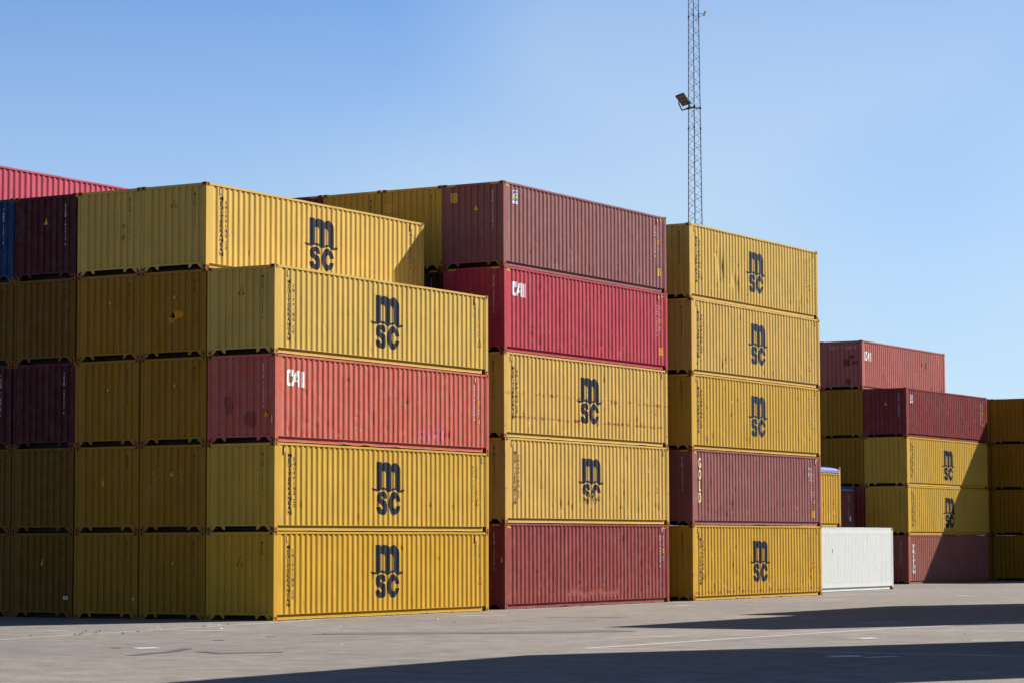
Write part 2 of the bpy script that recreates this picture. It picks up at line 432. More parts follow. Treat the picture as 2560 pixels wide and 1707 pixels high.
class Flat:
    """collects flat shapes as (u, v) triangles, v up"""
    def __init__(s): s.v = []; s.f = []
    def add(s, vs, fs):
        n = len(s.v); s.v += vs; s.f += [tuple(i+n for i in f) for f in fs]
    def poly(s, outlines):
        """filled outlines, inner ones cut holes"""
        cu = bpy.data.curves.new('p', 'CURVE'); cu.dimensions = '2D'; cu.fill_mode = 'BOTH'
        for pts in outlines:
            sp = cu.splines.new('POLY'); sp.points.add(len(pts)-1)
            for i, (u, v) in enumerate(pts): sp.points[i].co = (u, v, 0, 1)
            sp.use_cyclic_u = True
        o = bpy.data.objects.new('p', cu); COL.objects.link(o)
        dg = bpy.context.evaluated_depsgraph_get(); me = bpy.data.meshes.new_from_object(o.evaluated_get(dg))
        s.add([(v.co.x, v.co.y) for v in me.vertices], [tuple(p.vertices) for p in me.polygons])
        bpy.data.objects.remove(o); bpy.data.curves.remove(cu); bpy.data.meshes.remove(me)
    def rect(s, u0, u1, v0, v1): s.add([(u0, v0), (u1, v0), (u1, v1), (u0, v1)], [(0, 1, 2, 3)])
    def char(s, ch, u, v, w, h, bold=0.0):
        """character centred on u, baseline v, height h, width at most w"""
        vs, fs, gw = glyph(ch, bold)
        sx = w/0.62 if gw < .62 else w/gw
        if ch in 'I1': sx = w/.62
        s.add([(u+x*sx, v+y*h) for x, y in vs], fs)
    def stack(s, txt, u, vtop, pitch, w, h, bold=0.0):
        v = vtop
        for ch in txt:
            if ch == ' ': v -= pitch*.6; continue
            s.char(ch, u, v-h, w, h, bold); v -= pitch
    def line(s, txt, u, v, pitch, w, h, bold=0.0):
        for ch in txt:
            if ch != ' ': s.char(ch, u, v, w, h, bold)
            u += pitch
def wrap(flat, where, length, eps=0.004, dent=None):
    """lay the flat shape on the sheet: cut it along the folds and push each vertex to the fold's depth"""
    bm = bmesh.new()
    V = [bm.verts.new((u, v, 0)) for u, v in flat.v]
    for f in flat.f:
        try: bm.faces.new([V[i] for i in f])
        except ValueError: pass
    us = [v[0] for v in flat.v]; u0, u1 = min(us), max(us)
    P = {'side': side_prof(length), 'end': end_prof(), 'flat': [(0, 0), (length, 0)], 'endflat': [(0, 0), (W, 0)], 'post': [(0, 0), (length, 0)], 'header': [(0, 0), (W, 0)]}[where]
    for u, d in P:
        if u0 < u < u1:
            bmesh.ops.bisect_plane(bm, geom=bm.verts[:]+bm.edges[:]+bm.faces[:], plane_co=(u, 0, 0), plane_no=(1, 0, 0))
    if dent:
        vs = [v[1] for v in flat.v]; z = min(vs)
        while z < max(vs):
            z += .08
            bmesh.ops.bisect_plane(bm, geom=bm.verts[:]+bm.edges[:]+bm.faces[:], plane_co=(0, z, 0), plane_no=(0, 1, 0))
    for v in bm.verts:
        u, z = v.co.x, v.co.y; d = prof_at(P, u)
        dd = dent(u, z) if dent else 0
        if where in ('side', 'flat'): v.co = (-SIDE_R-d-dd+eps, u, z)
        elif where == 'post': v.co = (-0.003+eps, u, z)
        elif where == 'header': v.co = (-W+u, 0.004-eps, z)
        else: v.co = (-W+u, END_R+d-eps, z)
    bmesh.ops.recalc_face_normals(bm, faces=bm.faces)
    return bm
def ell(cx, cy, rx, ry, a0, a1, n=14):
    return [(cx+rx*math.cos(math.radians(a0+(a1-a0)*i/n)), cy+ry*math.sin(math.radians(a0+(a1-a0)*i/n))) for i in range(n+1)]
def msc_mark(u, v, su=1.83/745, sv=1.63/1210):
    T = lambda pts: [(u+x*su, v-y*sv) for x, y in pts]
    m_out = [(105, 0), (225, 0), (225, 48), (250, 15), (285, 0), (345, 0), (390, 22), (422, 55), (438, 82), (455, 45), (485, 15), (520, 4), (560, 8), (600, 50), (632, 110), (648, 180), (650, 600), (660, 640), (690, 625), (712, 605), (740, 640), (720, 662), (680, 682), (640, 692), (600, 680), (570, 650), (545, 632), (515, 628), (480, 635), (450, 655), (420, 675), (375, 680), (340, 672), (305, 645), (270, 630), (235, 628), (195, 640), (155, 660), (110, 670), (60, 665), (22, 650), (0, 625), (0, 598), (40, 615), (105, 618)]
    c1 = [(230, 210), (250, 198), (275, 200), (300, 225), (316, 270), (316, 598), (285, 590), (258, 582), (230, 584)]
    c2 = [(450, 218), (470, 206), (490, 212), (508, 240), (518, 285), (518, 588), (495, 588), (470, 600), (450, 616)]
    s_ = [(230, 672), (285, 682), (325, 715), (342, 770), (342, 838), (268, 838), (262, 806), (245, 786), (226, 782), (214, 796), (218, 830), (245, 858), (310, 890), (338, 930), (346, 1000), (344, 1120), (322, 1175), (280, 1203), (225, 1208), (170, 1195), (130, 1155), (112, 1095), (106, 1028), (188, 1028), (200, 1062), (222, 1082), (246, 1074), (256, 1045), (246, 1010), (205, 975), (145, 940), (120, 895), (114, 820), (120, 750), (148, 700), (185, 678)]
    c_ = [(648, 896)]+[(510+138*math.cos(math.radians(a)), 942-268*math.sin(math.radians(a))) for a in range(20, 345, 12)]+[(648, 998), (565, 998), (558, 1040), (535, 1066), (505, 1062), (482, 1020), (476, 940), (482, 868), (505, 828), (538, 830), (558, 858), (565, 896)]
    F = Flat(); F.poly([T(m_out), T(c1), T(c2)]); F.poly([T(s_)]); F.poly([T(c_)])
    return F
def cai_mark(u, v, w=0.90, h=0.50):
    T = lambda pts: [(u+(x-330)/310*w, v-(y-160)/320*h) for x, y in pts]
    F = Flat()
    F.poly([T([(352, 160), (448, 160), (448, 285), (402, 285), (402, 222), (372, 222), (372, 405), (418, 405), (432, 372), (488, 215), (505, 180), (525, 168), (556, 172), (556, 478), (530, 480), (530, 386), (478, 386), (446, 468), (352, 468), (332, 440), (332, 190)]), T([(528, 262), (528, 342), (494, 342)])])
    F.poly([T([(592, 178), (642, 178), (642, 482), (592, 482)])])
    return F
def triangle(u, v, w, h):
    a, b = Flat(), Flat()
    a.poly([[(u, v), (u+w, v), (u+w*.5, v+h)]])
    k = .13
    b.poly([[(u+w*k, v+h*.06), (u+w*(1-k), v+h*.06), (u+w*.5, v+h*.86)]])
    return a, b
def stripes(u0, u1, v0, v1, n=5):
    a = Flat(); st = (u1-u0)/n
    for i in range(n):
        a.add([(u0+i*st, v0), (u0+(i+.5)*st, v0), (u0+(i+.95)*st, v1), (u0+(i+.45)*st, v1)], [(0, 1, 2, 3)])
    return a
def swoosh(cx, cy, s, r0, r1):
    up = [(cx+s*r1*1.15*math.cos(math.radians(a)), cy+s*r1*math.sin(math.radians(a))) for a in range(178, 88, -9)]
    dn = [(cx+s*r0*1.15*math.cos(math.radians(a)), cy+s*r0*math.sin(math.radians(a))) for a in range(90, 180, 9)]
    return up+dn
# ------------------------------------------------------------------ the container
def tagthing(o, label, cat, group=None):
    o['label'] = label; o['category'] = cat
    if group: o['group'] = group
def container(name, loc, length=12.192, h=2.591, color=YEL, rust=.25, seed=1, dents=.5, label='', group=None, marks=(), serial=None, serial_mat=None,
              ink_m=None, bumps=None, band=None, fade=0.0, bent=0.0, cat='shipping container', side=True, rz=0.0, casting=None, open_top=False, reefer=False):
    root = bpy.data.objects.new(name, None); COL.objects.link(root)
    root.location = loc; root.rotation_euler.z = rz; root.empty_display_size = .5
    tagthing(root, label, cat, group)
    mat = paint(color, rust, seed, fade, band=None, var=.25 if reefer else 1.0)
    mside = paint(color, rust, seed, fade, band=band) if band else mat
    mpost = paint(tuple(c*.95 for c in color[:3])+(1,), min(1.5, rust*1.6+.5), seed+40, fade)
    mc = casting or paint(tuple(c*.8 for c in color[:3])+(1,), min(2.6, rust+1.9), seed+60, fade)
    for sx in (0, 1):
        for sy in (0, 1):
            for tz in (0, 1):
                c = shared('corner_casting', ('cast', sx, sy), lambda: casting_bm(sx, sy, 0), mc, root)
                c.location = (-W if sx else 0, length if sy else 0, (h-0.118) if tz else 0)
            p = shared('corner_post', ('post', round(h, 3)), lambda: post_bm(h), mpost, root)
            p.location = (-W+.108 if sx else 0, length-.166 if sy else 0, 0)
    hr = h-0.28 if open_top else h
    for s in (0, 1):
        t = shared('top_rail', ('toprail', length, hr), lambda: top_rail_bm(length, hr), mpost if rust > .6 else mat, root)
        if s: t.scale.x = -1; t.location.x = -W
        if s == 0: b = mesh_obj('bottom_rail', bottom_rail_bm(length, seed, bent), mat, root)
        else:
            b = shared('bottom_rail', ('botrail', length), lambda: bottom_rail_bm(length), mat, root); b.scale.x = -1; b.location.x = -W
    dent = None
    if reefer:
        bm = bmesh.new(); n = int((length-.33)/.16); rnd = random.Random(3)
        y0 = .165; y1 = length-.165
        for k in range(n):
            a = y0+(y1-y0)*k/n; b_ = y0+(y1-y0)*(k+1)/n
            box(bm, -.05, -.012+rnd.uniform(-.002, .001), a+.007, b_-.007, .36, hr-.30)
            box(bm, -.05, -.034, b_-.007, b_+.007, .36, hr-.30)
        box(bm, -.05, -.010, y0, y1, .18, .358); box(bm, -.05, -.010, y0, y1, hr-.298, hr-.08)
        mesh_obj('side_panel', bm, mside, root)
    elif side:
        dent = dent_fn(seed, dents, length, hr, bumps) if dents > 0 else None
        mesh_obj('side_panel', side_bm(length, hr, seed, dents, 0, bumps), mside, root)
    else:
        shared('side_panel', ('sideplain', length, hr), lambda: side_bm(length, hr, 0, 0, 0), mat, root)
    shared('side_panel', ('sideleft', length, hr), lambda: side_bm(length, hr, 0, 0, -W), mat, root)
    shared('end_panel', ('end', round(h, 3), seed % 4), lambda: end_bm(hr, seed % 4), mat, root)
    shared('front_sill', 'sill', sill_bm, mat, root)
    shared('front_header', ('header', round(h, 3)), lambda: header_bm(hr), mat, root)
    r = shared('rear_header', ('rearh', h), lambda: rear_header_bm(h), mat, root); r.location.y = length
    r = shared('rear_sill', 'rears', rear_sill_bm, mat, root); r.location.y = length
    for s in (0, 1):
        d = shared('door', ('door', h, s), lambda: door_bm(h, s), M_DOOR, root); d.location.y = length
        for k in (0, 1):
            xx = (-W/2+.18 if s == 0 else -W+.22)+k*.62
            lr = shared('lock_rod', ('rod', h, s, k), lambda: lockrod_bm(h, xx), M_VENTW, d)
    if not open_top: shared('roof_panel', ('roof', length, h), lambda: roof_bm(length, h), mat, root)
    shared('underframe', ('under', length), lambda: under_bm(length), M_DARK, root)
    # ---- markings
    im = ink_m or M_NAVY
    sm = serial_mat or im
    def put(nm, flat, where, m, eps=.004, parent=root):
        return mesh_obj(nm, wrap(flat, where, length, eps, dent if where == 'side' else None), m, parent)
    for mk in marks:
        k = mk[0]
        if k == 'name':
            f = Flat(); v0 = mk[1] if len(mk) > 1 else h-.40; u0 = mk[2] if len(mk) > 2 else 0.755
            f.stack('MEDITERRANEAN', u0, v0, .1395, .165, .118, .028); put('lettering', f, 'side', M_TEXT)
            f = Flat(); f.stack('SHIPPING CO', u0+.235, v0-.11, .142, .125, .110, .018); put('lettering', f, 'side', M_TEXT)
        elif k == 'msc':
            put('logo', msc_mark(mk[1] if len(mk) > 1 else 5.17, mk[2] if len(mk) > 2 else h-.41), 'side', mk[3] if len(mk) > 3 else im)
        elif k == 'cai': put('logo', cai_mark(*mk[1:3]), 'side', M_WHITE)
        elif k == 'flogo':
            u, v, w_, h_ = mk[1:5]
            f = Flat(); f.rect(u, u+w_, v, v+h_); lg = put('logo', f, 'side', M_WHITE, .004)
            f = Flat(); f.rect(u+w_*.08, u+w_*.92, v+h_*.22, v+h_*.95); put('logo_field', f, 'side', M_LOGOBLUE, .0065, lg)
            f = Flat()
            for r0, r1, cy in ((.52, .70, .30), (.26, .44, .28)):
                f.poly([[(u+w_*.82-(w_*.82*.0)+x, v+y) for x, y in swoosh(0, h_*cy, 1, r0*w_*.95, r1*w_*.95)]])
            put('logo_letter', f, 'side', M_LOGOYEL, .009, lg)
            f = Flat(); f.line('FLORENS', u+w_*.16, v+h_*.06, w_*.115, w_*.09, h_*.10); put('logo_caption', f, 'side', M_LOGOBLUE, .0075, lg)
        elif k == 'stack':
            txt, u, v, pitch, w_, h_, m, bold = mk[1:9]
            f = Flat(); f.stack(txt, u, v, pitch, w_, h_, bold); put('lettering', f, 'side', m)
        elif k == 'vent':
            for u, v in mk[1:]:
                bm = bmesh.new(); box(bm, -.040, -.004, u, u+.06, v+.01, v+.15); vv = mesh_obj('vent_cover', bm, M_VENTW, root)
                bm = bmesh.new(); box(bm, -.0395, -.0035, u-.022, u-.001, v-.01, v+.17); box(bm, -.039, -.003, u-.022, u+.05, v-.03, v-.0105); mesh_obj('vent_slot', bm, M_RUST, vv)
        elif k == 'data':                       # columns of small lettering and stickers near the far end
            u, v, dm, kinds = mk[1:5]
            f = Flat(); f.stack(serial or 'MEDU 410726 3', u+.05, v, .098, .085, .075, .006); put('serial_number', f, 'side', dm)
            f = Flat(); f.stack('MEDITERR', u+.30, v-.02, .05, .06, .04, 0); put('lettering', f, 'side', dm)
            if 'o' in kinds:
                f = Flat(); f.rect(u+.25, u+.36, v-.67, v-.50); st = put('size_sticker', f, 'side', M_ORANGE)
                f = Flat(); f.line("96", u+.285, v-.62, .045, .035, .06); put('sticker_text', f, 'side', M_BLACK, .006, st)
            f = Flat(); f.line('45', u+.27, v-.86, .06, .05, .07); f.line('G1', u+.27, v-.95, .06, .05, .07); put('size_code', f, 'side', dm)
            if 't' in kinds:
                a, b = triangle(u+.24, v-1.28, .21, .24); w1 = put('warning_sticker', a, 'side', M_BLACK); put('warning_field', b, 'side', M_ORANGE, .007, w1)
            if 'l' in kinds:
                f = Flat(); f.rect(u+.20, u+.45, v-1.86, v-1.58); st = put('height_sticker', f, 'side', M_LABEL)
                f = Flat(); f.line("CAUTION", u+.225, v-1.66, .034, .028, .045); f.line("9'6", u+.27, v-1.80, .06, .05, .09); put('sticker_text', f, 'side', M_BLACK, .007, st)
            if 'y' in kinds:
                f = Flat(); f.rect(u+.14, u+.36, v-1.79, v-1.70); f.rect(u+.14, u+.36, v-1.66, v-1.60); st = put('height_sticker', f, 'side', M_ORANGE)
                f = Flat(); f.line("2.9", u+.18, v-1.775, .06, .05, .06); put('sticker_text', f, 'side', M_BLACK, .007, st)
        elif k == 'tri_end':
            a, b = triangle(mk[1], mk[2], .24, .25)
            w1 = put('warning_sticker', a, 'end', M_BLACK); put('warning_field', b, 'end', mk[3] if len(mk) > 3 else M_ORANGE, .007, w1)
        elif k == 'rect_end':
            u0, u1, v0, v1, m = mk[1:6]
            f = Flat(); f.rect(u0, u1, v0, v1); st = put(mk[6] if len(mk) > 6 else 'sticker', f, 'end', m)
            if len(mk) > 7:
                f = Flat()
                for q, t in enumerate(mk[7]):
                    pw = (u1-u0)*.84/max(1, len(t)); ph = (v1-v0)*.8/len(mk[7])
                    f.line(t, u0+(u1-u0)*.08+pw*.5, v1-(v1-v0)*.1-ph*(q+.88), pw, pw*.8, ph*.72, .004)
                put('sticker_text', f, 'end', M_BLACK, .007, st)
        elif k == 'blob':                       # patch of other paint or a stain with an uneven outline
            where, u, v, ru, rv, m, sd = mk[1:8]; rnd = random.Random(sd); F = Flat()
            F.poly([[(u+ru*math.cos(a/18*2*math.pi)*rnd.uniform(.6, 1), v+rv*math.sin(a/18*2*math.pi)*rnd.uniform(.6, 1)) for a in range(18)]])
            put('paint_patch', F, where, m, .0045)
        elif k == 'rect_side':
            u0, u1, v0, v1, m = mk[1:6]; f = Flat(); f.rect(u0, u1, v0, v1); put(mk[6], f, 'side', m)
        elif k == 'serial_top':
            f = Flat(); f.line(mk[1], .62, h-.42, .13, .085, .13, .006); put('serial_number', f, 'end', sm)
    if serial and not any(mk[0] == 'serial_top' for mk in marks):
        f = Flat(); f.stack(serial, W-.45, h-.30, .107, .088, .090, .016); put('serial_number', f, 'end', M_BLACK if sm is M_NAVY else sm)
    if h > 2.8 and not reefer and not open_top:
        hm = M_LOGOYEL
        f = stripes(.20, .52, h-.095, h-.035, 4)
        g = stripes(W-.52, W-.20, h-.095, h-.035, 4); f.add(g.v, g.f); put('hazard_stripes', f, 'header', hm, .003)
        if side:
            f = stripes(.19, .50, h-.165, h-.085, 4); g = stripes(length-.50, length-.19, h-.165, h-.085, 4); f.add(g.v, g.f)
            put('hazard_stripes', f, 'side', hm, .004)
    return root
# ------------------------------------------------------------------ ground
def ground_material():
    m = bpy.data.materials.new('worn_block_paving'); m.use_nodes = True
    nt = m.node_tree; L = nt.links.new; b = nt.nodes['Principled BSDF']
    tc = N(nt, 'ShaderNodeTexCoord')
    n1 = N(nt, 'ShaderNodeTexNoise', Scale=0.09, Detail=5.0, Roughness=0.6); L(tc.outputs['Object'], n1.inputs['Vector'])
    n2 = N(nt, 'ShaderNodeTexNoise', Scale=1.1, Detail=8.0, Roughness=0.75); L(tc.outputs['Object'], n2.inputs['Vector'])
    n3 = N(nt, 'ShaderNodeTexNoise', Scale=22.0, Detail=4.0, Roughness=0.8); L(tc.outputs['Object'], n3.inputs['Vector'])
    r1 = N(nt, 'ShaderNodeValToRGB'); r1.color_ramp.elements[0].position = .32; r1.color_ramp.elements[1].position = .7
    r1.color_ramp.elements[0].color = (0.125, 0.115, 0.108, 1); r1.color_ramp.elements[1].color = (0.182, 0.160, 0.141, 1); L(n1.outputs['Fac'], r1.inputs[0])
    r2 = N(nt, 'ShaderNodeMapRange'); r2.inputs['From Min'].default_value = .3; r2.inputs['From Max'].default_value = .72; r2.inputs['To Min'].default_value = .58; r2.inputs['To Max'].default_value = 1.28; L(n2.outputs['Fac'], r2.inputs['Value'])
    r3 = N(nt, 'ShaderNodeMapRange'); r3.inputs['From Min'].default_value = .3; r3.inputs['From Max'].default_value = .7; r3.inputs['To Min'].default_value = .64; r3.inputs['To Max'].default_value = 1.34; L(n3.outputs['Fac'], r3.inputs['Value'])
    mu = N(nt, 'ShaderNodeMath', operation='MULTIPLY'); L(r2.outputs[0], mu.inputs[0]); L(r3.outputs[0], mu.inputs[1])
    br = N(nt, 'ShaderNodeTexBrick'); br.inputs['Scale'].default_value = 1.0; br.inputs['Brick Width'].default_value = .21; br.inputs['Row Height'].default_value = .105
    br.inputs['Mortar Size'].default_value = .006; br.inputs['Color1'].default_value = (1, 1, 1, 1); br.inputs['Color2'].default_value = (.86, .86, .86, 1); br.inputs['Mortar'].default_value = (.55, .55, .55, 1)
    L(tc.outputs['Object'], br.inputs['Vector'])
    mm = N(nt, 'ShaderNodeMath', operation='MULTIPLY'); L(mu.outputs[0], mm.inputs[0]); L(br.outputs['Color'], mm.inputs[1])
    # black tyre rubber in long drawn-out wisps
    mp = N(nt, 'ShaderNodeMapping'); mp.inputs['Scale'].default_value = (0.55, 0.10, 1); mp.inputs['Rotation'].default_value = (0, 0, .35); L(tc.outputs['Object'], mp.inputs['Vector'])
    n4 = N(nt, 'ShaderNodeTexNoise', Scale=1.6, Detail=7.0, Roughness=0.7); n4.inputs['Distortion'].default_value = 1.3; L(mp.outputs[0], n4.inputs['Vector'])
    r4 = N(nt, 'ShaderNodeMapRange'); r4.inputs['From Min'].default_value = .58; r4.inputs['From Max'].default_value = .74; r4.inputs['To Max'].default_value = .55; L(n4.outputs['Fac'], r4.inputs['Value'])
    c = N(nt, 'ShaderNodeMix', data_type='RGBA', blend_type='MULTIPLY'); c.inputs['Factor'].default_value = 1; L(r1.outputs[0], c.inputs['A']); L(mm.outputs[0], c.inputs['B'])
    d = N(nt, 'ShaderNodeMix', data_type='RGBA'); d.inputs['B'].default_value = (.085, .08, .078, 1); L(r4.outputs[0], d.inputs['Factor']); L(c.outputs['Result'], d.inputs['A'])
    n5 = N(nt, 'ShaderNodeTexNoise', Scale=1.9, Detail=4.0, Roughness=0.6); n5.inputs['Distortion'].default_value = .6; L(tc.outputs['Object'], n5.inputs['Vector'])
    r5 = N(nt, 'ShaderNodeMapRange'); r5.inputs['From Min'].default_value = .66; r5.inputs['From Max'].default_value = .72; r5.inputs['To Max'].default_value = .55; L(n5.outputs['Fac'], r5.inputs['Value'])
    e = N(nt, 'ShaderNodeMix', data_type='RGBA'); e.inputs['B'].default_value = (.05, .048, .047, 1); L(r5.outputs[0], e.inputs['Factor']); L(d.outputs['Result'], e.inputs['A'])
    L(e.outputs['Result'], b.inputs['Base Color']); b.inputs['Roughness'].default_value = .9; b.inputs['Specular IOR Level'].default_value = .2
    bb = N(nt, 'ShaderNodeBump', Strength=.5, Distance=.02); L(n3.outputs['Fac'], bb.inputs['Height']); L(bb.outputs[0], b.inputs['Normal'])
    return m
def build_ground():
    bm = bmesh.new(); s = 2500
    bm.faces.new([bm.verts.new(p) for p in ((-s, -s, 0), (s, -s, 0), (s, s, 0), (-s, s, 0))])
    mesh_obj('ground', bm, ground_material(), kind='structure')
build_ground()
M_LINE = ink('worn_road_paint', (0.42, 0.41, 0.40, 1), 0.58)
M_SKID = ink('tyre_rubber', (0.075, 0.072, 0.07, 1), 0.62)
def ribbon(name, pts, w, m, z, **kw):
    bm = bmesh.new(); L_ = []; n = len(pts); P = []
    for i in range(n-1):                      # resample so worn edges can wander a little
        a, b = Vector(pts[i]), Vector(pts[i+1]); k = max(1, int((b-a).length/.8))
        P += [a.lerp(b, j/k) for j in range(k)]
    P.append(Vector(pts[-1])); prev = None; rnd = random.Random(len(P))
    for i, p in enumerate(P):
        d = (P[min(i+1, len(P)-1)]-P[max(i-1, 0)]).normalized(); nn = Vector((-d.y, d.x))
        ww = w/2*rnd.uniform(.85, 1.1)
        q = [bm.verts.new((*(p+nn*ww), z)), bm.verts.new((*(p-nn*ww), z))]
        if prev: bm.faces.new((prev[0], prev[1], q[1], q[0]))
        prev = q
    bmesh.ops.recalc_face_normals(bm, faces=bm.faces)
    for f in bm.faces:
        if f.normal.z < 0: f.normal_flip()
    return mesh_obj(name, bm, m, kind='structure')
for pts, w in (([(17.79, -13.77), (18.3, -4.43), (18.66, .72), (19.83, 7.84), (20.6, 14)], .12),
               ([(2.85, -15.11), (2.18, -10.24), (1.05, -1.77), (.38, 2.15), (.15, 12), (.1, 40.2), (.6, 46), (4.22, 52.27), (6, 60)], .09),
               ([(17.79, -13.77), (21.22, -13.3), (23.5, -13.4), (30.35, -13.57)], .10),
               ([(19.38, .11), (22.6, -.04), (27, -.2)], .10)):
    ribbon('painted_line', pts, w, M_LINE, .004)
for a, b in (((3.24, -8.49), (4.01, -7.2)), ((2.23, 6.78), (3.15, 7.99)), ((2.39, 20.35), (3.09, 21.34)), ((15.4, -8.37), (16.28, -6.69)),
             ((24.1, -15.59), (24.4, -14.67)), ((24.86, -15.55), (25.14, -14.64)), ((16.06, 5.27), (17.18, 5.99)), ((20.52, -6.13), (21.26, -5.78)),
             ((4.74, 41.39), (6.13, 40.96)), ((3.03, 32.11), (3.89, 32.45)), ((23.49, -6.1), (24.05, -5.53)), ((9.31, -18.02), (9.24, -17.66)), ((-.29, -9.73), (.34, -9.63))):
    ribbon('painted_tick', [a, b], .17, M_LINE, .006)
    mx_ = ((a[0]+b[0])/2, (a[1]+b[1])/2)
    if int(a[0]*10) % 2: ribbon('painted_tick', [(mx_[0]-.12, mx_[1]-.2), (mx_[0]+.18, mx_[1]+.22)], .5, M_LINE, .010)
ribbon('dark_paving_strip', [(7.6, -8.6), (9.5, -7.13), (11.4, -5.9), (13.4, -3.54)], 1.5, ink('dark_strip_tone', (.085, .085, .088, 1), .42), .007)  # uneven darker strip laid over the paving
for pts, w in (([(11.33, -20.95), (10.9, -19), (10.2, -17.59)], .28), ([(11.43, -18.77), (12.28, -19.32), (13.18, -18.29)], .30),
               ([(5.52, 6.27), (6.76, 6.31), (7.58, 7.68)], .22), ([(7.79, -13.41), (8.02, -13.3)], .25), ([(7.48, -10.87), (7.76, -10.9)], .22), ([(7.53, -9), (7.94, -8.98)], .2),
               ([(8.49, -18.02), (8.68, -17.93)], .25)):
    ribbon('tyre_mark', pts, w, M_SKID, .008)
# weeds along the foot of the stacks and the painted line
def build_weeds():
    bm = bmesh.new(); rnd = random.Random(11)
    spots = [(rnd.uniform(-.02, .10), rnd.uniform(1, 12)) for _ in range(18)]+[(rnd.uniform(-.5, -.35)+.1, rnd.uniform(14.5, 26)) for _ in range(10)]+[(rnd.uniform(-.33, -.2), rnd.uniform(28.5, 38)) for _ in range(26)]
    spots += [(2.2+rnd.gauss(0, .35), -11.3+rnd.gauss(0, .8)) for _ in range(7)]+[(1.4, -5.2), (1.5, -5.4), (1.0, -3.6), (.9, -9.6), (1.2, -9.4)]
    for x, y in spots:
        for k in range(9):
            a = rnd.uniform(0, 6.28); r = rnd.uniform(.01, .06); h = rnd.uniform(.02, .07); w = .008
            bx, by = x+r*math.cos(a), y+r*math.sin(a); tx, ty = bx+.03*math.cos(a), by+.03*math.sin(a)
            n = Vector((-math.sin(a), math.cos(a)))*w
            bm.faces.new([bm.verts.new(p) for p in ((bx-n.x, by-n.y, 0), (bx+n.x, by+n.y, 0), (tx, ty, h))])
    mesh_obj('weeds', bm, plain('weed_leaf', (.10, .13, .035, 1), .7), kind='stuff', label='small green weeds sprouting along the foot of the container stacks', category='weeds')
build_weeds()
def build_litter():
    rnd = random.Random(4); m1 = plain('scrap_paper', (.45, .44, .42, 1), .7); m2 = plain('scrap_gravel', (.25, .2, .15, 1), .8)
    spots = [(.4, -2.9), (1.0, -4.0), (.9, -6.6), (2.2, -6.1), (1.7, -8.2), (2.0, -7.9), (3.0, -6.6), (4.6, -3.4), (5.4, 1.2), (6.2, 2.4), (6.3, 2.7), (3.7, 3.0), (13.3, -7.5), (11.9, -14.2), (21.8, -2.0), (16.9, 2.5), (12.1, 3.6), (8.2, 24)]
    for i, (x, y) in enumerate(spots):
        bm = bmesh.new(); s = rnd.uniform(.02, .05)
        n = 9; top = bm.verts.new((0, 0, s*.5)); ring = [bm.verts.new((s*math.cos(k*6.283/n)*rnd.uniform(.5, 1.2), s*math.sin(k*6.283/n)*rnd.uniform(.5, 1.2), s*rnd.uniform(0, .5))) for k in range(n)]
        bot = bm.verts.new((0, 0, 0))
        for k in range(n): bm.faces.new((ring[k], ring[(k+1) % n], top)); bm.faces.new((ring[(k+1) % n], ring[k], bot))
        o = mesh_obj('litter_scrap', bm, m1 if i % 4 else m2); o.location = (x, y, .002)
        tagthing(o, 'tiny pale scrap of litter lying on the paving', 'litter', 'litter scraps on the paving')
build_litter()
# ------------------------------------------------------------------ stacks
M_PINKP = ink('faded_pink_paint', (.42, .10, .15, 1), .42)
S, HC = 2.591, 2.896
J = random.Random(21)
def jx(): return J.uniform(-.016, .016)
def jy(): return J.uniform(-.020, .020)
VS = ('vent', (.67, 2.29), (11.37, 2.29)); VH = ('vent', (.45, 2.62), (11.75, 2.60))
VS2 = ('vent', (.50, 2.29), (11.75, 2.27))
GA = 'containers of the nearest stack block'; GB = 'containers of the middle stack block'; GC = 'containers of the third stack block'; GD = 'containers of the far stacks'
def MSCSET(v=None): return [('name',), ('msc', 5.17, v or 2.17)]
MH = [('name', 2.42, .66), ('msc', 5.17, 2.29)]
CP = 2.482
# --- nearest block: levels 1..5 upward, columns from the lit corner to the left
y = 'shipping_container'
container(y, (jx(), jy(), 0), color=YEL_DEEP, seed=1, dents=.3, rust=.12, serial='MEDU 471526 3', group=GA,
    marks=MSCSET(2.18)+[VS, ('data', 11.33, 2.17, M_GREYINK, 'ot'), ('tri_end', 1.10, 1.60)], label='deep yellow container at the bottom of the nearest lit corner, standing on the paving', bent=.3)
container(y, (.01, .0, S), color=YEL, seed=2, dents=.4, rust=.2, serial='MSDU 410726 3', group=GA,
    marks=[('name', 2.28, .80), ('msc', 5.22, 2.14), VS2, ('data', 11.15, 2.15, M_GREYINK, 't')], label='yellow container directly under the salmon red container of the nearest corner', bent=.2)
container(y, (.015, .01, 2*S), color=SALMON, seed=3, dents=1.8, rust=.42, fade=.30, serial='CAIU 413717 0', group=GA, serial_mat=M_WHITE_WORN,
    marks=[('cai', .60, 2.14), ('vent', (11.30, 2.30)), ('data', 11.26, 2.20, M_WHITE, 'ot'), ('tri_end', 1.98, .72, M_ORANGE), ('rect_end', 2.30, 2.40, .55, .78, M_TAPE, 'tape'),
           ('blob', 'end', .75, 1.10, .18, .40, M_REDPATCH, 2), ('blob', 'end', 1.55, .70, .30, .30, M_REDPATCH, 3), ('rect_end', 1.38, 1.48, .62, .80, M_TAPE, 'tape')]
          + [('blob', 'side', 8.05+q*.42, .46, .15, .28, M_PINKP, 7+q) for q in range(4)],
    label='salmon red container with white lettering third up in the nearest corner stack', bent=1.0)
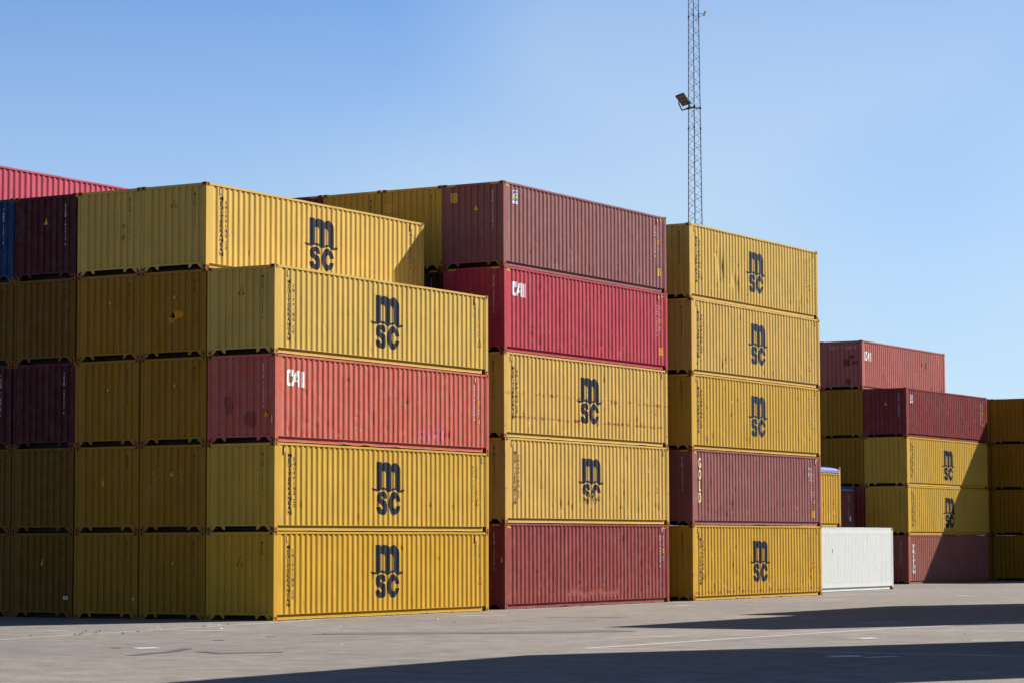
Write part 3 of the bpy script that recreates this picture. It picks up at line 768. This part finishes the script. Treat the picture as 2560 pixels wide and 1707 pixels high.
container(y, (.0, -.01, 3*S), color=YEL_PALE, seed=4, dents=.3, rust=.10, serial='MSDU 438880 8', group=GA,
    marks=MSCSET(2.10)+[VS, ('data', 11.33, 2.17, M_GREYINK, 'ot'), ('tri_end', 1.10, 1.74)], label='pale yellow container on top of the salmon red one at the nearest corner', bent=.15)
# second column
A2 = [(YEL_SHADED, 'MSDU 471083 3', [('tri_end', 1.10, 1.58)], 'yellow container end at ground level, second from the lit corner, with an orange triangle'),
      (YEL_SHADED, 'MEDU 426084 6', [('tri_end', 1.05, 1.62), ('blob', 'end', .55, 1.7, .2, .3, 'D', 5), ('blob', 'end', .45, 1.2, .28, .25, 'D', 6), ('blob', 'end', 1.5, 1.7, .18, .3, 'D', 8)], 'yellow container end with dark grime smudges round its triangle, second level'),
      (YEL_SHADED, 'MSDU 425328 1', [('tri_end', 1.12, 1.68)], 'yellow container end beside the salmon red container, third level'),
      (YEL_SHADED, 'MSDU 411411 8', [('tri_end', 1.12, 1.72), ('blob', 'end', 1.35, 1.25, .34, .16, 'O', 9), ('blob', 'end', 1.15, 1.18, .12, .2, 'O', 12)], 'yellow container end with orange splashes under its triangle, fourth level'),
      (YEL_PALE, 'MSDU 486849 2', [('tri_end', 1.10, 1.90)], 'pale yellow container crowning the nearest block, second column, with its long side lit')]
M_GRIME = ink('grime', (.24, .135, .015, 1), .65); M_SPLASH = ink('orange_splash', (.48, .20, .005, 1), .45)
def fixm(mk): return [tuple({'D': M_GRIME, 'O': M_SPLASH}.get(q, q) if isinstance(q, str) else q for q in k) for k in mk]
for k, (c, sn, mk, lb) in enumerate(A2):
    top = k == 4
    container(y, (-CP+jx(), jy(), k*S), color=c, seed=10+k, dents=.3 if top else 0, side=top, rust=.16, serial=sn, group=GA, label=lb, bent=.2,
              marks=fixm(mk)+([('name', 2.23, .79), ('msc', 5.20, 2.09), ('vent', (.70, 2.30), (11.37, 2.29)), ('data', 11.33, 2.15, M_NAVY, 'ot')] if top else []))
A3 = [(YEL_SHADED, 'MEDU 451218 2', [('rect_end', 2.20, 2.30, .55, .62, M_TAPE, 'tape')], 'yellow container end at ground level, third column, without a triangle'),
      (YEL_SHADED, 'MEDU 412858 0', [('rect_end', 1.02, 1.12, 1.38, 1.56, M_SPLASH, 'sticker'), ('blob', 'end', 1.6, 1.9, .1, .14, 'D', 5)], 'yellow container end with a small orange rectangle in its middle'),
      (YEL_SHADED, 'MEDU 458684 4', [('tri_end', 1.12, 1.62)], 'yellow container end, third level, third column, dark orange triangle'),
      (YEL_SHADED, 'MSDU 472748 3', [('tri_end', 1.12, 1.66)], 'yellow container end, fourth level, third column, orange triangle'),
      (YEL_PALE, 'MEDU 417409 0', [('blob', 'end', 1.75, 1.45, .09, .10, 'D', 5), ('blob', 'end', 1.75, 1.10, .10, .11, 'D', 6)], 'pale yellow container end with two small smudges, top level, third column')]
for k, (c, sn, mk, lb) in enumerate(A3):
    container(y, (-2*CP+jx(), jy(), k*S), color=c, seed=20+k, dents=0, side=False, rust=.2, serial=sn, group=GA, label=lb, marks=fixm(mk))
A4 = [(YEL_SHADED_DK, 'MSCU 473611 1', [('tri_end', 1.10, 1.58), ('rect_end', 2.08, 2.22, .55, .66, M_TAPE, 'tape')], 'dull yellow container end at ground level, fourth column, with a tape patch'),
      (YEL_SHADED_DK, 'MEDU 458411 0', [], 'dull yellow container end, second level, fourth column, no triangle'),
      (MAROON_DK, 'TCLU 405257 0', [], 'very dark maroon container end, third level, near the left edge'),
      (YEL_SHADED_DK, 'MEDU 491804 5', [], 'dull yellow container end, fourth level, under the dark red one'),
      (MAROON_DK, 'FSCU 484512 6', [('tri_end', 1.10, 1.68, M_LABEL)], 'dark red container end with a yellow triangle on the top level')]
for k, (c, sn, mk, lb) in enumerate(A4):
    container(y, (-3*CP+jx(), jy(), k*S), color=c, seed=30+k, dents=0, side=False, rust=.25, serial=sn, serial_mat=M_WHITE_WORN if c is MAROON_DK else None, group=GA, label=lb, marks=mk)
A5 = [(YEL_SHADED_DK, 'MEDU 437162 5', 'dull yellow container end cut by the left picture edge, ground level'), (YEL_SHADED_DK, 'MEDU 415530 7', 'dull yellow container end cut by the left picture edge, second level'),
      (MAROON_DK, 'TCLU 418830 2', 'dark maroon container end cut by the left picture edge, third level'), (YEL_SHADED_DK, 'MSDU 440019 6', 'dull yellow container end cut by the left picture edge, fourth level'),
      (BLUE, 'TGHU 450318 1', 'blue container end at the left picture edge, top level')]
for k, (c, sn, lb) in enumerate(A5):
    container(y, (-4*CP+jx(), jy(), k*S), color=c, seed=40+k, dents=0, side=False, rust=.25, serial=sn, serial_mat=None if c is YEL_SHADED_DK else M_WHITE_WORN, group=GA, label=lb)
for k in range(5):
    container(y, (-5*CP-.15, .02, k*HC), h=HC, color=(0.34, 0.045, 0.075, 1) if k == 4 else YEL, seed=50+k, dents=.4 if k == 4 else 0, side=k == 4, rust=.15,
              group=GA if k == 4 else 'containers hidden inside the blocks', label='raspberry red container rising above the blue one, top left corner' if k == 4 else 'yellow container buried behind the left end of the nearest block')
# --- middle block
XB, YB = -.46, 14.03
container(y, (XB, YB, 0), h=HC, color=BRICK, seed=60, dents=2.2, rust=.55, fade=.10, serial='DRYU 940355 5', serial_mat=M_WHITE_WORN, group=GB, bent=.8,
    marks=[('vent', (11.60, 2.62)), ('data', 11.42, 2.50, M_WHITE, 'o'), ('tri_end', 2.20, 1.55, M_LABEL)], label='dented brick red container at the bottom of the middle stack, no logo', band=((.45, .20, .14),),
    bumps=[(4.5+q*.278, .5+.06*math.sin(q), .06, .10, .03) for q in range(14)])
container(y, (XB+.01, YB+.015, HC), h=HC, color=YEL_TAN, seed=61, dents=1.6, rust=.45, fade=.06, serial='MSMU 760569 5', group=GB,
    marks=[('name', 2.44, .70), ('msc', 5.20, 2.32, M_NAVY_WORN), VH, ('data', 10.95, 2.45, M_GREYINK, 'ty')], label='yellow container of the middle stack whose dark logo is half rubbed away')
container(y, (XB-.01, YB-.01, 2*HC), h=HC, color=YEL_TAN, seed=62, dents=1.2, rust=.5, fade=.05, serial='MEDU 427001 0', group=GB, bent=.5,
    band=((.72, .12, .21), (1.52, .14, .18)),
    marks=[('name', 2.42, .66), ('msc', 5.16, 2.29), VH, ('data', 10.95, 2.45, M_GREYINK, 'ty')], label='yellow container with rows of rust spots on its ribs, third up in the middle stack')
container(y, (XB+.0, YB+.01, 3*HC), h=HC, color=CRIMSON, seed=63, dents=1.1, rust=.2, fade=.04, serial='CAAU 568558 2', serial_mat=M_WHITE_WORN, group=GB, bent=.2,
    marks=[('cai', .54, 2.40, .88, .50), ('vent', (11.45, 2.62)), ('data', 11.33, 2.40, M_WHITE, 'ol'), ('tri_end', 1.02, 1.84, M_LABEL), ('blob', 'side', 8.9, .50, .14, .34, M_REDPATCH, 4)],
    label='bright crimson container with white lettering, fourth up in the middle stack')
container(y, (XB-.02, YB, 4*HC), h=HC, color=MAROON, seed=64, dents=.7, rust=.25, fade=.10, serial='FFAU 124219 3', serial_mat=M_WHITE_WORN, group=GB, bent=.1,
    marks=[('flogo', .64, 2.18, .38, .46), ('vent', (11.45, 2.62)), ('data', 11.29, 2.48, M_WHITE, 'ol'), ('tri_end', 1.22, 1.92, M_LABEL), ('rect_end', .34, .60, 2.26, 2.58, M_LABEL, 'caution_sticker', ('CAUTION', "9'6", 'HIGH'))],
    label='dusty maroon container with a blue and yellow sign, top of the middle stack')
for k in range(4):
    vis = k == 3
    container(y, (XB-CP, YB+jy(), k*HC), h=HC, color=MAROON_DK if vis else YEL, seed=70+k, dents=0, side=False, serial='TCLU 883120 7', serial_mat=M_WHITE_WORN, group=GB if vis else 'containers hidden inside the blocks',
              label='dark maroon container sliver left of the crimson container end' if vis else 'yellow container buried inside the middle block')
container(y, (XB-CP, YB+.01, 4*HC), h=HC, color=YEL, seed=75, dents=0, side=False, rust=.55, serial='MSCU 789428 0', group=GB,
    marks=[('rect_end', .10, .52, 2.12, 2.36, M_LABEL, 'caution_sticker', ('CAUTION', 'HEIGHT'))], label='yellow container end with a small yellow caution sticker, beside the dusty maroon one')
container(y, (XB-2*CP, YB, 4*HC), h=HC, color=YEL, seed=76, dents=0, side=False, rust=.2, serial='MSMU 469032 4', group=GB, label='yellow container end with black and yellow corner stripes, partly behind the pale yellow top container')
container(y, (XB-3*CP, YB-.01, 4*HC), h=HC, color=(0.11, 0.02, 0.05, 1), seed=77, dents=0, side=False, rust=.1, serial='FCIU 903211 4', serial_mat=M_WHITE_WORN, group=GB, label='dark purple container top peeping over the pale yellow top container')
for c in (2, 3):
    for k in range(4):
        container(y, (XB-c*CP, YB, k*HC), h=HC, color=YEL, seed=1, dents=0, side=False, rust=.12, group='containers hidden inside the blocks', label='yellow container buried inside the middle block')
# --- third block
XC, YC = -.39, 28.08
container(y, (XC, YC+.01, 0), h=HC, color=YEL_DEEP, seed=80, dents=2.0, rust=.5, fade=.03, serial='MEDU 791126 4', group=GC, bent=.6,
    marks=[('name', 2.40, .70), ('msc', 5.22, 2.28), VH, ('data', 11.0, 2.45, M_GREYINK, 'ty')], band=((.30, .14, .15),), label='orange yellow container with knocked ribs at the bottom of the third stack')
container(y, (XC+.01, YC, HC), h=HC, color=(0.190, 0.066, 0.066, 1), seed=81, dents=1.4, rust=.4, fade=.08, serial='GLDU 752843 3', serial_mat=M_WHITE_WORN, group=GC, bent=.7,
    marks=[('stack', 'GOLD', .68, 2.58, .445, .30, .385, M_CREAM, .02), ('vent', (11.62, 2.60)),
           ('stack', 'GLDU', 10.98, 2.42, .10, .12, .09, M_WHITE, .01), ('stack', '752', 11.12, 2.42, .19, .12, .16, M_WHITE, .01), ('stack', '843', 11.26, 2.42, .19, .12, .16, M_WHITE, .01), ('data', 11.12, 2.2, M_WHITE, 'tl')],
    label='maroon container spelling four tall cream letters down its side, third stack')
for k, (sd, de, lb) in enumerate((((82, 1.3, 'tan yellow container with scraped lower ribs, third up in the third stack')), ((83, .8, 'tan yellow container, fourth up in the third stack, under the creased top one')), ((84, .9, 'tan yellow container with long creases in its side, top of the third stack')))):
    container(y, (XC+(.0, .02, -.03)[k], YC+jy(), (k+2)*HC), h=HC, color=(YEL, YEL_TAN, YEL_PALE)[k], seed=sd, dents=de, rust=.4, fade=.06, serial=('MEDU 875240 1', 'MSCU 791157 2', 'MEDU 783506 8')[k], group=GC, bent=.2,
        marks=[('name', 2.42, .66), ('msc', 5.15, 2.28, M_NAVY_FADE), VH, ('data', 11.0, 2.45, M_GREYINK, 'ty')], label=lb,
        bumps=[(2.6, 1.6, .10, .6, .035), (2.35, 1.9, .10, .10, .03), (2.95, 1.4, .07, .35, .04), (4.0, 1.0, .09, .25, .045), (4.4, .9, .06, .15, .03)] if k == 2 else None)
# --- behind the third stack: white refrigerated container, open-topped container on it
container('refrigerated_container', (-2.87, 42.1, 0), h=HC, color=(.43, .45, .45, 1), seed=90, dents=0, rust=.35, reefer=True, cat='refrigerated container', label='white refrigerated container standing on the paving right of the third stack',
    marks=[('stack', 'MWCU 528', 11.0, 2.45, .07, .06, .05, M_GREYINK, 0), ('rect_side', 5.0, 5.18, 1.72, 1.92, M_GREYINK, 'sticker'), ('rect_side', 10.7, 10.8, 1.05, 1.13, M_LABEL, 'sticker')])
def tarp(parent, length, h, m):
    bm = bmesh.new(); ny, nx = 40, 12; g = []; rnd = random.Random(8)
    for i in range(ny+1):
        y_ = .18+(length-.36)*i/ny; row = []
        e = min(1, min(i, ny-i)/3)
        for j in range(nx+1):
            x_ = -W+.01+(W-.02)*j/nx; t = j/nx*2-1
            z_ = h-.10+(1-abs(t)**8)*.10*(.6+.4*e)+.014*noise.noise(Vector((x_*3, y_*3.5, 1)))
            row.append(bm.verts.new((x_, y_, z_)))
        row.append(bm.verts.new((.006+.006*math.sin(i*1.9), y_, h-.28+.02*math.sin(i*2.1))))
        row.insert(0, bm.verts.new((-W-.004, y_, h-.28)))
        g.append(row)
    for i in range(ny):
        for j in range(nx+2): bm.faces.new((g[i][j], g[i][j+1], g[i+1][j+1], g[i+1][j]))
    for r in (g[0], g[-1]): bm.faces.new(r)
    bmesh.ops.recalc_face_normals(bm, faces=bm.faces)
    for f in bm.faces: f.smooth = True
    t = mesh_obj('tarpaulin', bm, m, parent)
    bm = bmesh.new(); y_ = .25; k = 0
    while y_ < length-.3:
        z0, z1 = (h-.21, h-.285) if k % 2 else (h-.285, h-.21)
        tube(bm, (.022, y_, z0), (.022, y_+.11, z1), .007, 5); y_ += .11; k += 1
    mesh_obj('lacing_rope', bm, M_WHITE, t)
M_TARP = plain('blue_tarpaulin', (.022, .045, .21, 1), .45, var=.12, scale=4, bump=.4)
r = container('open_top_container', (-2.87, 42.1, HC), length=6.058, h=2.70, color=YEL_DEEP, seed=91, dents=.8, rust=.5, open_top=True, cat='open top container', label='short yellow open topped container with a blue cover, standing on the white one',
    marks=[('stack', 'MEDU 491 20', 5.45, 2.15, .10, .07, .08, M_GREYINK, 0), ('rect_side', 5.20, 5.40, .55, .72, M_ORANGE, 'sticker')])
tarp(r, 6.058, 2.70, M_TARP)
f_, g_ = triangle(5.20, 1.02, .20, .24)
w_ = mesh_obj('warning_sticker', wrap(f_, 'side', 6.058), M_BLACK, r); mesh_obj('warning_field', wrap(g_, 'side', 6.058, .007), M_ORANGE, w_)
container(y, (-10.32, 55.2, 0), color=YEL, seed=1, dents=0, side=False, rust=.12, group='containers hidden inside the blocks', label='yellow container hidden behind the white refrigerated one')
r = container('open_top_container', (-10.32, 61.3, S), length=6.058, color=(0.13, 0.035, 0.04, 1), seed=92, dents=0, rust=.2, open_top=True, cat='open top container', label='dark maroon open topped container with a blue cover, in shade behind the short yellow one',
    marks=[('stack', 'CXTU 112074', 5.28, 2.12, .125, .06, .10, M_WHITE_WORN, 0), ('stack', 'OPEN', 5.52, 2.12, .10, .06, .08, M_WHITE_WORN, 0), ('rect_side', 5.50, 5.62, .72, .98, M_WHITE_WORN, 'sticker')])
tarp(r, 6.058, S, M_TARP)
# --- far block
XD, YD = -7.82, 68.63
container(y, (XD, YD, 0), color=BROWN, seed=100, dents=.8, rust=.3, fade=.05, serial='TRLU 614300 6', serial_mat=M_WHITE_WORN, group=GD,
    marks=[('stack', 'TRITON', .78, 2.08, .262, .34, .215, M_WHITE, .03), ('stack', 'TRLU 614300', 11.3, 2.1, .105, .08, .08, M_GREYINK, 0)], label='brown container with white stacked letters, bottom of the far stack')
container(y, (XD+.02, YD, S), color=YEL, seed=101, dents=1.2, rust=.4, serial='MEDU 378440 1', group=GD, marks=[('name', 2.25, .66), ('msc', 5.15, 2.02), ('stack', 'MEDU 3784', 11.3, 2.1, .1, .07, .07, M_GREYINK, 0)], label='yellow container of the far stack, its logo crossed by the shadow edge')
container(y, (XD-.01, YD, 2*S), color=YEL, seed=102, dents=1.0, rust=.4, serial='MEDU 290167 9', group=GD, marks=[('name', 2.25, .66), ('msc', 5.15, 2.0), ('stack', 'MEDU 2901', 11.3, 2.1, .1, .07, .07, M_GREYINK, 0)], label='yellow container of the far stack directly under the dark red one, logo sunlit')
container(y, (XD, YD-.02, 3*S), color=(0.145, 0.022, 0.024, 1), seed=103, dents=.8, rust=.2, fade=.03, serial='FSCU 472210 9', serial_mat=M_WHITE_WORN, group=GD,
    marks=[('flogo', .58, 1.80, .36, .44), ('data', 11.15, 2.2, M_WHITE, 'ot'), ('tri_end', 1.12, 1.65, M_LABEL)], label='dark red container with a small blue and yellow sign, top of the far lit stack')
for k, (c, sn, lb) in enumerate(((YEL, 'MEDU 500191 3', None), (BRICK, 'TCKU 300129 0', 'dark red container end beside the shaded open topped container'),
        (YEL_SHADED, 'MEDU 387240 2', 'yellow container end above the blue covered ones, third level of the far block'), (YEL_SHADED, 'MEDU 364418 8', 'yellow container end right under the pink topmost container'))):
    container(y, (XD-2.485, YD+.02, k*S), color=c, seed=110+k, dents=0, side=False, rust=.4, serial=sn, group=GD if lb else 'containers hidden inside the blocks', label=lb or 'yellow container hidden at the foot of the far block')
container(y, (XD-2.485, YD, 4*S), color=PINK, seed=115, dents=.8, rust=.62, fade=.12, serial='CAIU 7182512', serial_mat=M_WHITE_WORN, group=GD, bent=.3,
    marks=[('cai', .42, 2.02, .86, .50), ('serial_top', 'CAIU 7182512'), ('rect_end', 1.35, 1.72, 1.25, 1.60, M_PATCH, 'paint_patch'), ('rect_end', 1.85, 2.18, 1.32, 1.50, M_PATCH, 'paint_patch'), ('blob', 'end', 1.60, .42, .20, .22, M_PATCH, 3), ('blob', 'end', 1.80, 1.72, .22, .12, M_PATCH, 5),
           ('rect_side', 8.62, 8.78, 1.65, 1.85, M_PATCH, 'paint_patch'), ('rect_side', 9.20, 9.34, 1.50, 1.92, M_PATCH, 'paint_patch'), ('blob', 'side', 10.1, .35, .09, .32, M_HOLE, 8), ('stack', 'CAIU', 11.2, 2.2, .1, .09, .08, M_WHITE, 0)],
    label='pink red container with dark patches, highest of the far block')
for k in range(5):
    container(y, (XD-2*2.485, YD+.01, k*S), color=YEL, seed=1, dents=0, side=False, rust=.12, group='containers hidden inside the blocks', label='yellow container hidden behind the third stack at the far block')
# --- cross stack at the right edge
XE, YE = -5.72, 82.3
lbE = ('yellow container end in shade at ground level, right edge', 'yellow container end in shade, second level, right edge', 'yellow container end in shade, third level, right edge', 'yellow container end in shade on the top level, right edge')
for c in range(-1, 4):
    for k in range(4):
        container(y, (XE+c*CP, YE+jy(), k*S), color=YEL_SHADED, seed=(120+k) if c == 0 else 1, dents=0, side=False, rust=.3 if c == 0 else .12, serial='MEDU 40218%d %d' % (k, c) if c == 0 else None,
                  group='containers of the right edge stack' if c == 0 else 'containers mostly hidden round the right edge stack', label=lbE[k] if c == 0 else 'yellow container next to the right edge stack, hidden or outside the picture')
# --- stacks across the lane, outside the picture to the right: they throw the shadows on the paving
def copy_tree(o, parent=None):
    c = o.copy(); COL.objects.link(c)
    if parent: c.parent = parent
    for ch in list(o.children): copy_tree(ch, c)
    return c
protos = []
for cc, hh in ((YEL, S), (MAROON, S), (YEL_TAN, HC)):
    protos.append(container(y, (0, 0, 0), h=hh, color=cc, seed=1, dents=0, side=False, rust=.12, group='containers across the lane', label='container standing across the lane outside the picture'))
used = [0, 0, 0]; rn = random.Random(2)
def place(pi, loc):
    o = protos[pi] if not used[pi] else copy_tree(protos[pi]); used[pi] = 1; o.location = loc
for x0, y0, nc, nl, hh in ((28.0, -11.9, 3, 6, S), (19.5, 13.4, 2, 5, S), (18.5, 27.4, 2, 5, HC)):
    for c in range(nc):
        for k in range(nl): place(2 if hh == HC else (1 if rn.random() < .25 else 0), (x0+W+c*CP, y0+rn.uniform(-.03, .03), k*hh))
# ------------------------------------------------------------------ lattice mast with floodlight and antenna
def build_mast():
    root = bpy.data.objects.new('lattice_mast', None); COL.objects.link(root); root.location = (-16.88, 62, 0)
    tagthing(root, 'thin triangular steel lattice mast rising behind the third stack', 'mast')
    ms = plain('backlit_mast_steel', (.085, .062, .115, 1), .5, .2, .2)  # backlit darkness and violet cast put into the steel's base colour
    R_ = lambda z: .585-.0092*z
    r_ = Vector((.865, .502, 0)); d_ = Vector((-.502, .865, 0))
    def P(k, z):
        a = math.radians(90+5+120*k); return r_*(R_(z)*math.cos(a))-d_*(R_(z)*math.sin(a))+Vector((0, 0, z))
    for k in range(3):
        bm = bmesh.new()
        for s in range(6): tube(bm, P(k, s*6), P(k, s*6+6), .032-.002*s, 8)
        for s in range(1, 6): tube(bm, P(k, s*6-.06), P(k, s*6+.06), .045, 8)
        mesh_obj('leg', bm, ms, root)
    for k in range(3):
        bm = bmesh.new(); z = .3; i = 0
        while z < 35.4:
            a, b = (k, (k+1) % 3) if i % 2 == 0 else ((k+1) % 3, k)
            tube(bm, P(a, z), P(b, z+.34), .0105, 5); z += .34; i += 1
        mesh_obj('bracing', bm, ms, root)
    return root, P
mast, MP = build_mast()
def build_flood():
    """three-panel floodlight on a U bracket clamped to the mast"""
    root = bpy.data.objects.new('floodlight', None); COL.objects.link(root)
    tagthing(root, 'three panel floodlight tilted down, clamped half way up the lattice mast', 'floodlight')
    r_ = Vector((.865, .502, 0)); c_ = Vector((.502, -.865, 0)); u_ = Vector((0, 0, 1))
    base = Vector((-16.88, 62, 25.25)); root.location = base
    mb = plain('black_lamp_housing', (.022, .02, .024, 1), .5); mg = plain('lamp_glass', (.22, .155, .125, 1), .25, var=.1); mt = plain('lamp_housing_top', (.30, .33, .36, 1), .4)
    A = (r_*.42+u_*.12+c_*.26); B = (r_*.50-u_*.43-c_*.40)
    A1, B1 = A.copy(), B.copy(); B1 = B1-A1*(A1.dot(B1)/A1.dot(A1)); nrm = A1.cross(B1).normalized()
    if nrm.z > 0: nrm = -nrm
    O = r_*-1.02+u_*.37+c_*.35                       # outer upper corner
    def box3(bm, o, a, b, n, h):
        v = [bm.verts.new(p) for p in (o, o+a, o+a+b, o+b, o-n*h, o+a-n*h, o+a+b-n*h, o+b-n*h)]
        for f in ((0,1,2,3),(4,7,6,5),(0,4,5,1),(1,5,6,2),(2,6,7,3),(3,7,4,0)): bm.faces.new([v[i] for i in f])
        bmesh.ops.recalc_face_normals(bm, faces=bm.faces)
    bm = bmesh.new(); box3(bm, O, A1, B1, nrm, .09); mesh_obj('housing', bm, mb, root)
    bm = bmesh.new(); box3(bm, O-nrm*.091+A1*.02+B1*.02, A1*.96, B1*.96, nrm, .03)
    for k in range(9): box3(bm, O-nrm*.12+A1*.05+B1*(.06+k*.1), A1*.9, B1*.03, nrm, .04)
    mesh_obj('cooling_fins', bm, mt, root)
    for k in range(3):
        bm = bmesh.new(); box3(bm, O+A1*.09+B1*(.04+k*.32)+nrm*.006, A1*.82, B1*.27, nrm, .005); mesh_obj('lamp_panel', bm, mg, root)
    # U bracket: from the two long edges down to a cross bar at the mast
    n0 = nrm
    p1 = O+B1*.5-n0*.0; p2 = O+B1*.5+A1
    q1 = p1+B1*.52+n0*.16; q2 = p2+B1*.52+n0*.16
    bm = bmesh.new(); tube(bm, p1, p1+n0*.14, .03, 6); tube(bm, p1+n0*.14, q1+n0*.12, .035, 6); tube(bm, q1+n0*.12, q2+n0*.12, .035, 6); tube(bm, q2+n0*.12, p2+n0*.14, .035, 6); tube(bm, p2+n0*.14, p2, .03, 6)
    mesh_obj('bracket', bm, mb, root)
    bm = bmesh.new(); hz = 25.25
    a0 = MP(0, hz)-Vector((0, 0, hz)); a1 = MP(1, hz)-Vector((0, 0, hz)); a2 = MP(2, hz)-Vector((0, 0, hz))
    for q in (a0, a1, a2): tube(bm, q+u_*-.22, q+u_*-.10, .06, 8)
    tube(bm, (q1+q2)/2+n0*.12, (a0+a1)/2-u_*.16, .05, 8); tube(bm, a0-u_*.16, a1-u_*.16, .028, 6); tube(bm, a1-u_*.16, a2-u_*.16, .02, 6); tube(bm, a2-u_*.16, a0-u_*.16, .02, 6)
    mesh_obj('clamp_arm', bm, mb, root)
build_flood()
def build_antenna():
    root = bpy.data.objects.new('panel_antenna', None); COL.objects.link(root); z = 30.15
    leg = max((MP(k, z) for k in range(3)), key=lambda p: p.dot(Vector((.865, .502, 0))))
    root.location = Vector((-16.88, 62, 0))+leg
    tagthing(root, 'small white panel antenna on a short arm near the top of the mast', 'antenna')
    r_ = Vector((.865, .502, 0)); u_ = Vector((0, 0, 1)); mb = plain('antenna_arm_steel', (.05, .05, .06, 1), .5)
    bm = bmesh.new(); tube(bm, (0, 0, 0), r_*.30, .014, 6); tube(bm, (0, 0, -.22), (0, 0, .06), .03, 8); tube(bm, (0, 0, -.2), r_*.24-u_*.06, .009, 5); mesh_obj('arm', bm, mb, root)
    bm = bmesh.new(); tube(bm, r_*.27-u_*.14, r_*.38+u_*.13, .062, 14); bmesh.ops.bevel(bm, geom=bm.edges[:], offset=.01, segments=2, affect='EDGES'); mesh_obj('antenna_body', bm, plain('antenna_plastic', (.62, .60, .56, 1), .5), root)
    bm = bmesh.new(); pts = [Vector((0, 0, -.02))-r_*(.02+.13*math.sin(t*math.pi/8))-u_*(.36*t/8) for t in range(9)]
    for a, b in zip(pts, pts[1:]): tube(bm, a, b, .008, 5)
    mesh_obj('cable', bm, mb, root)
build_antenna()
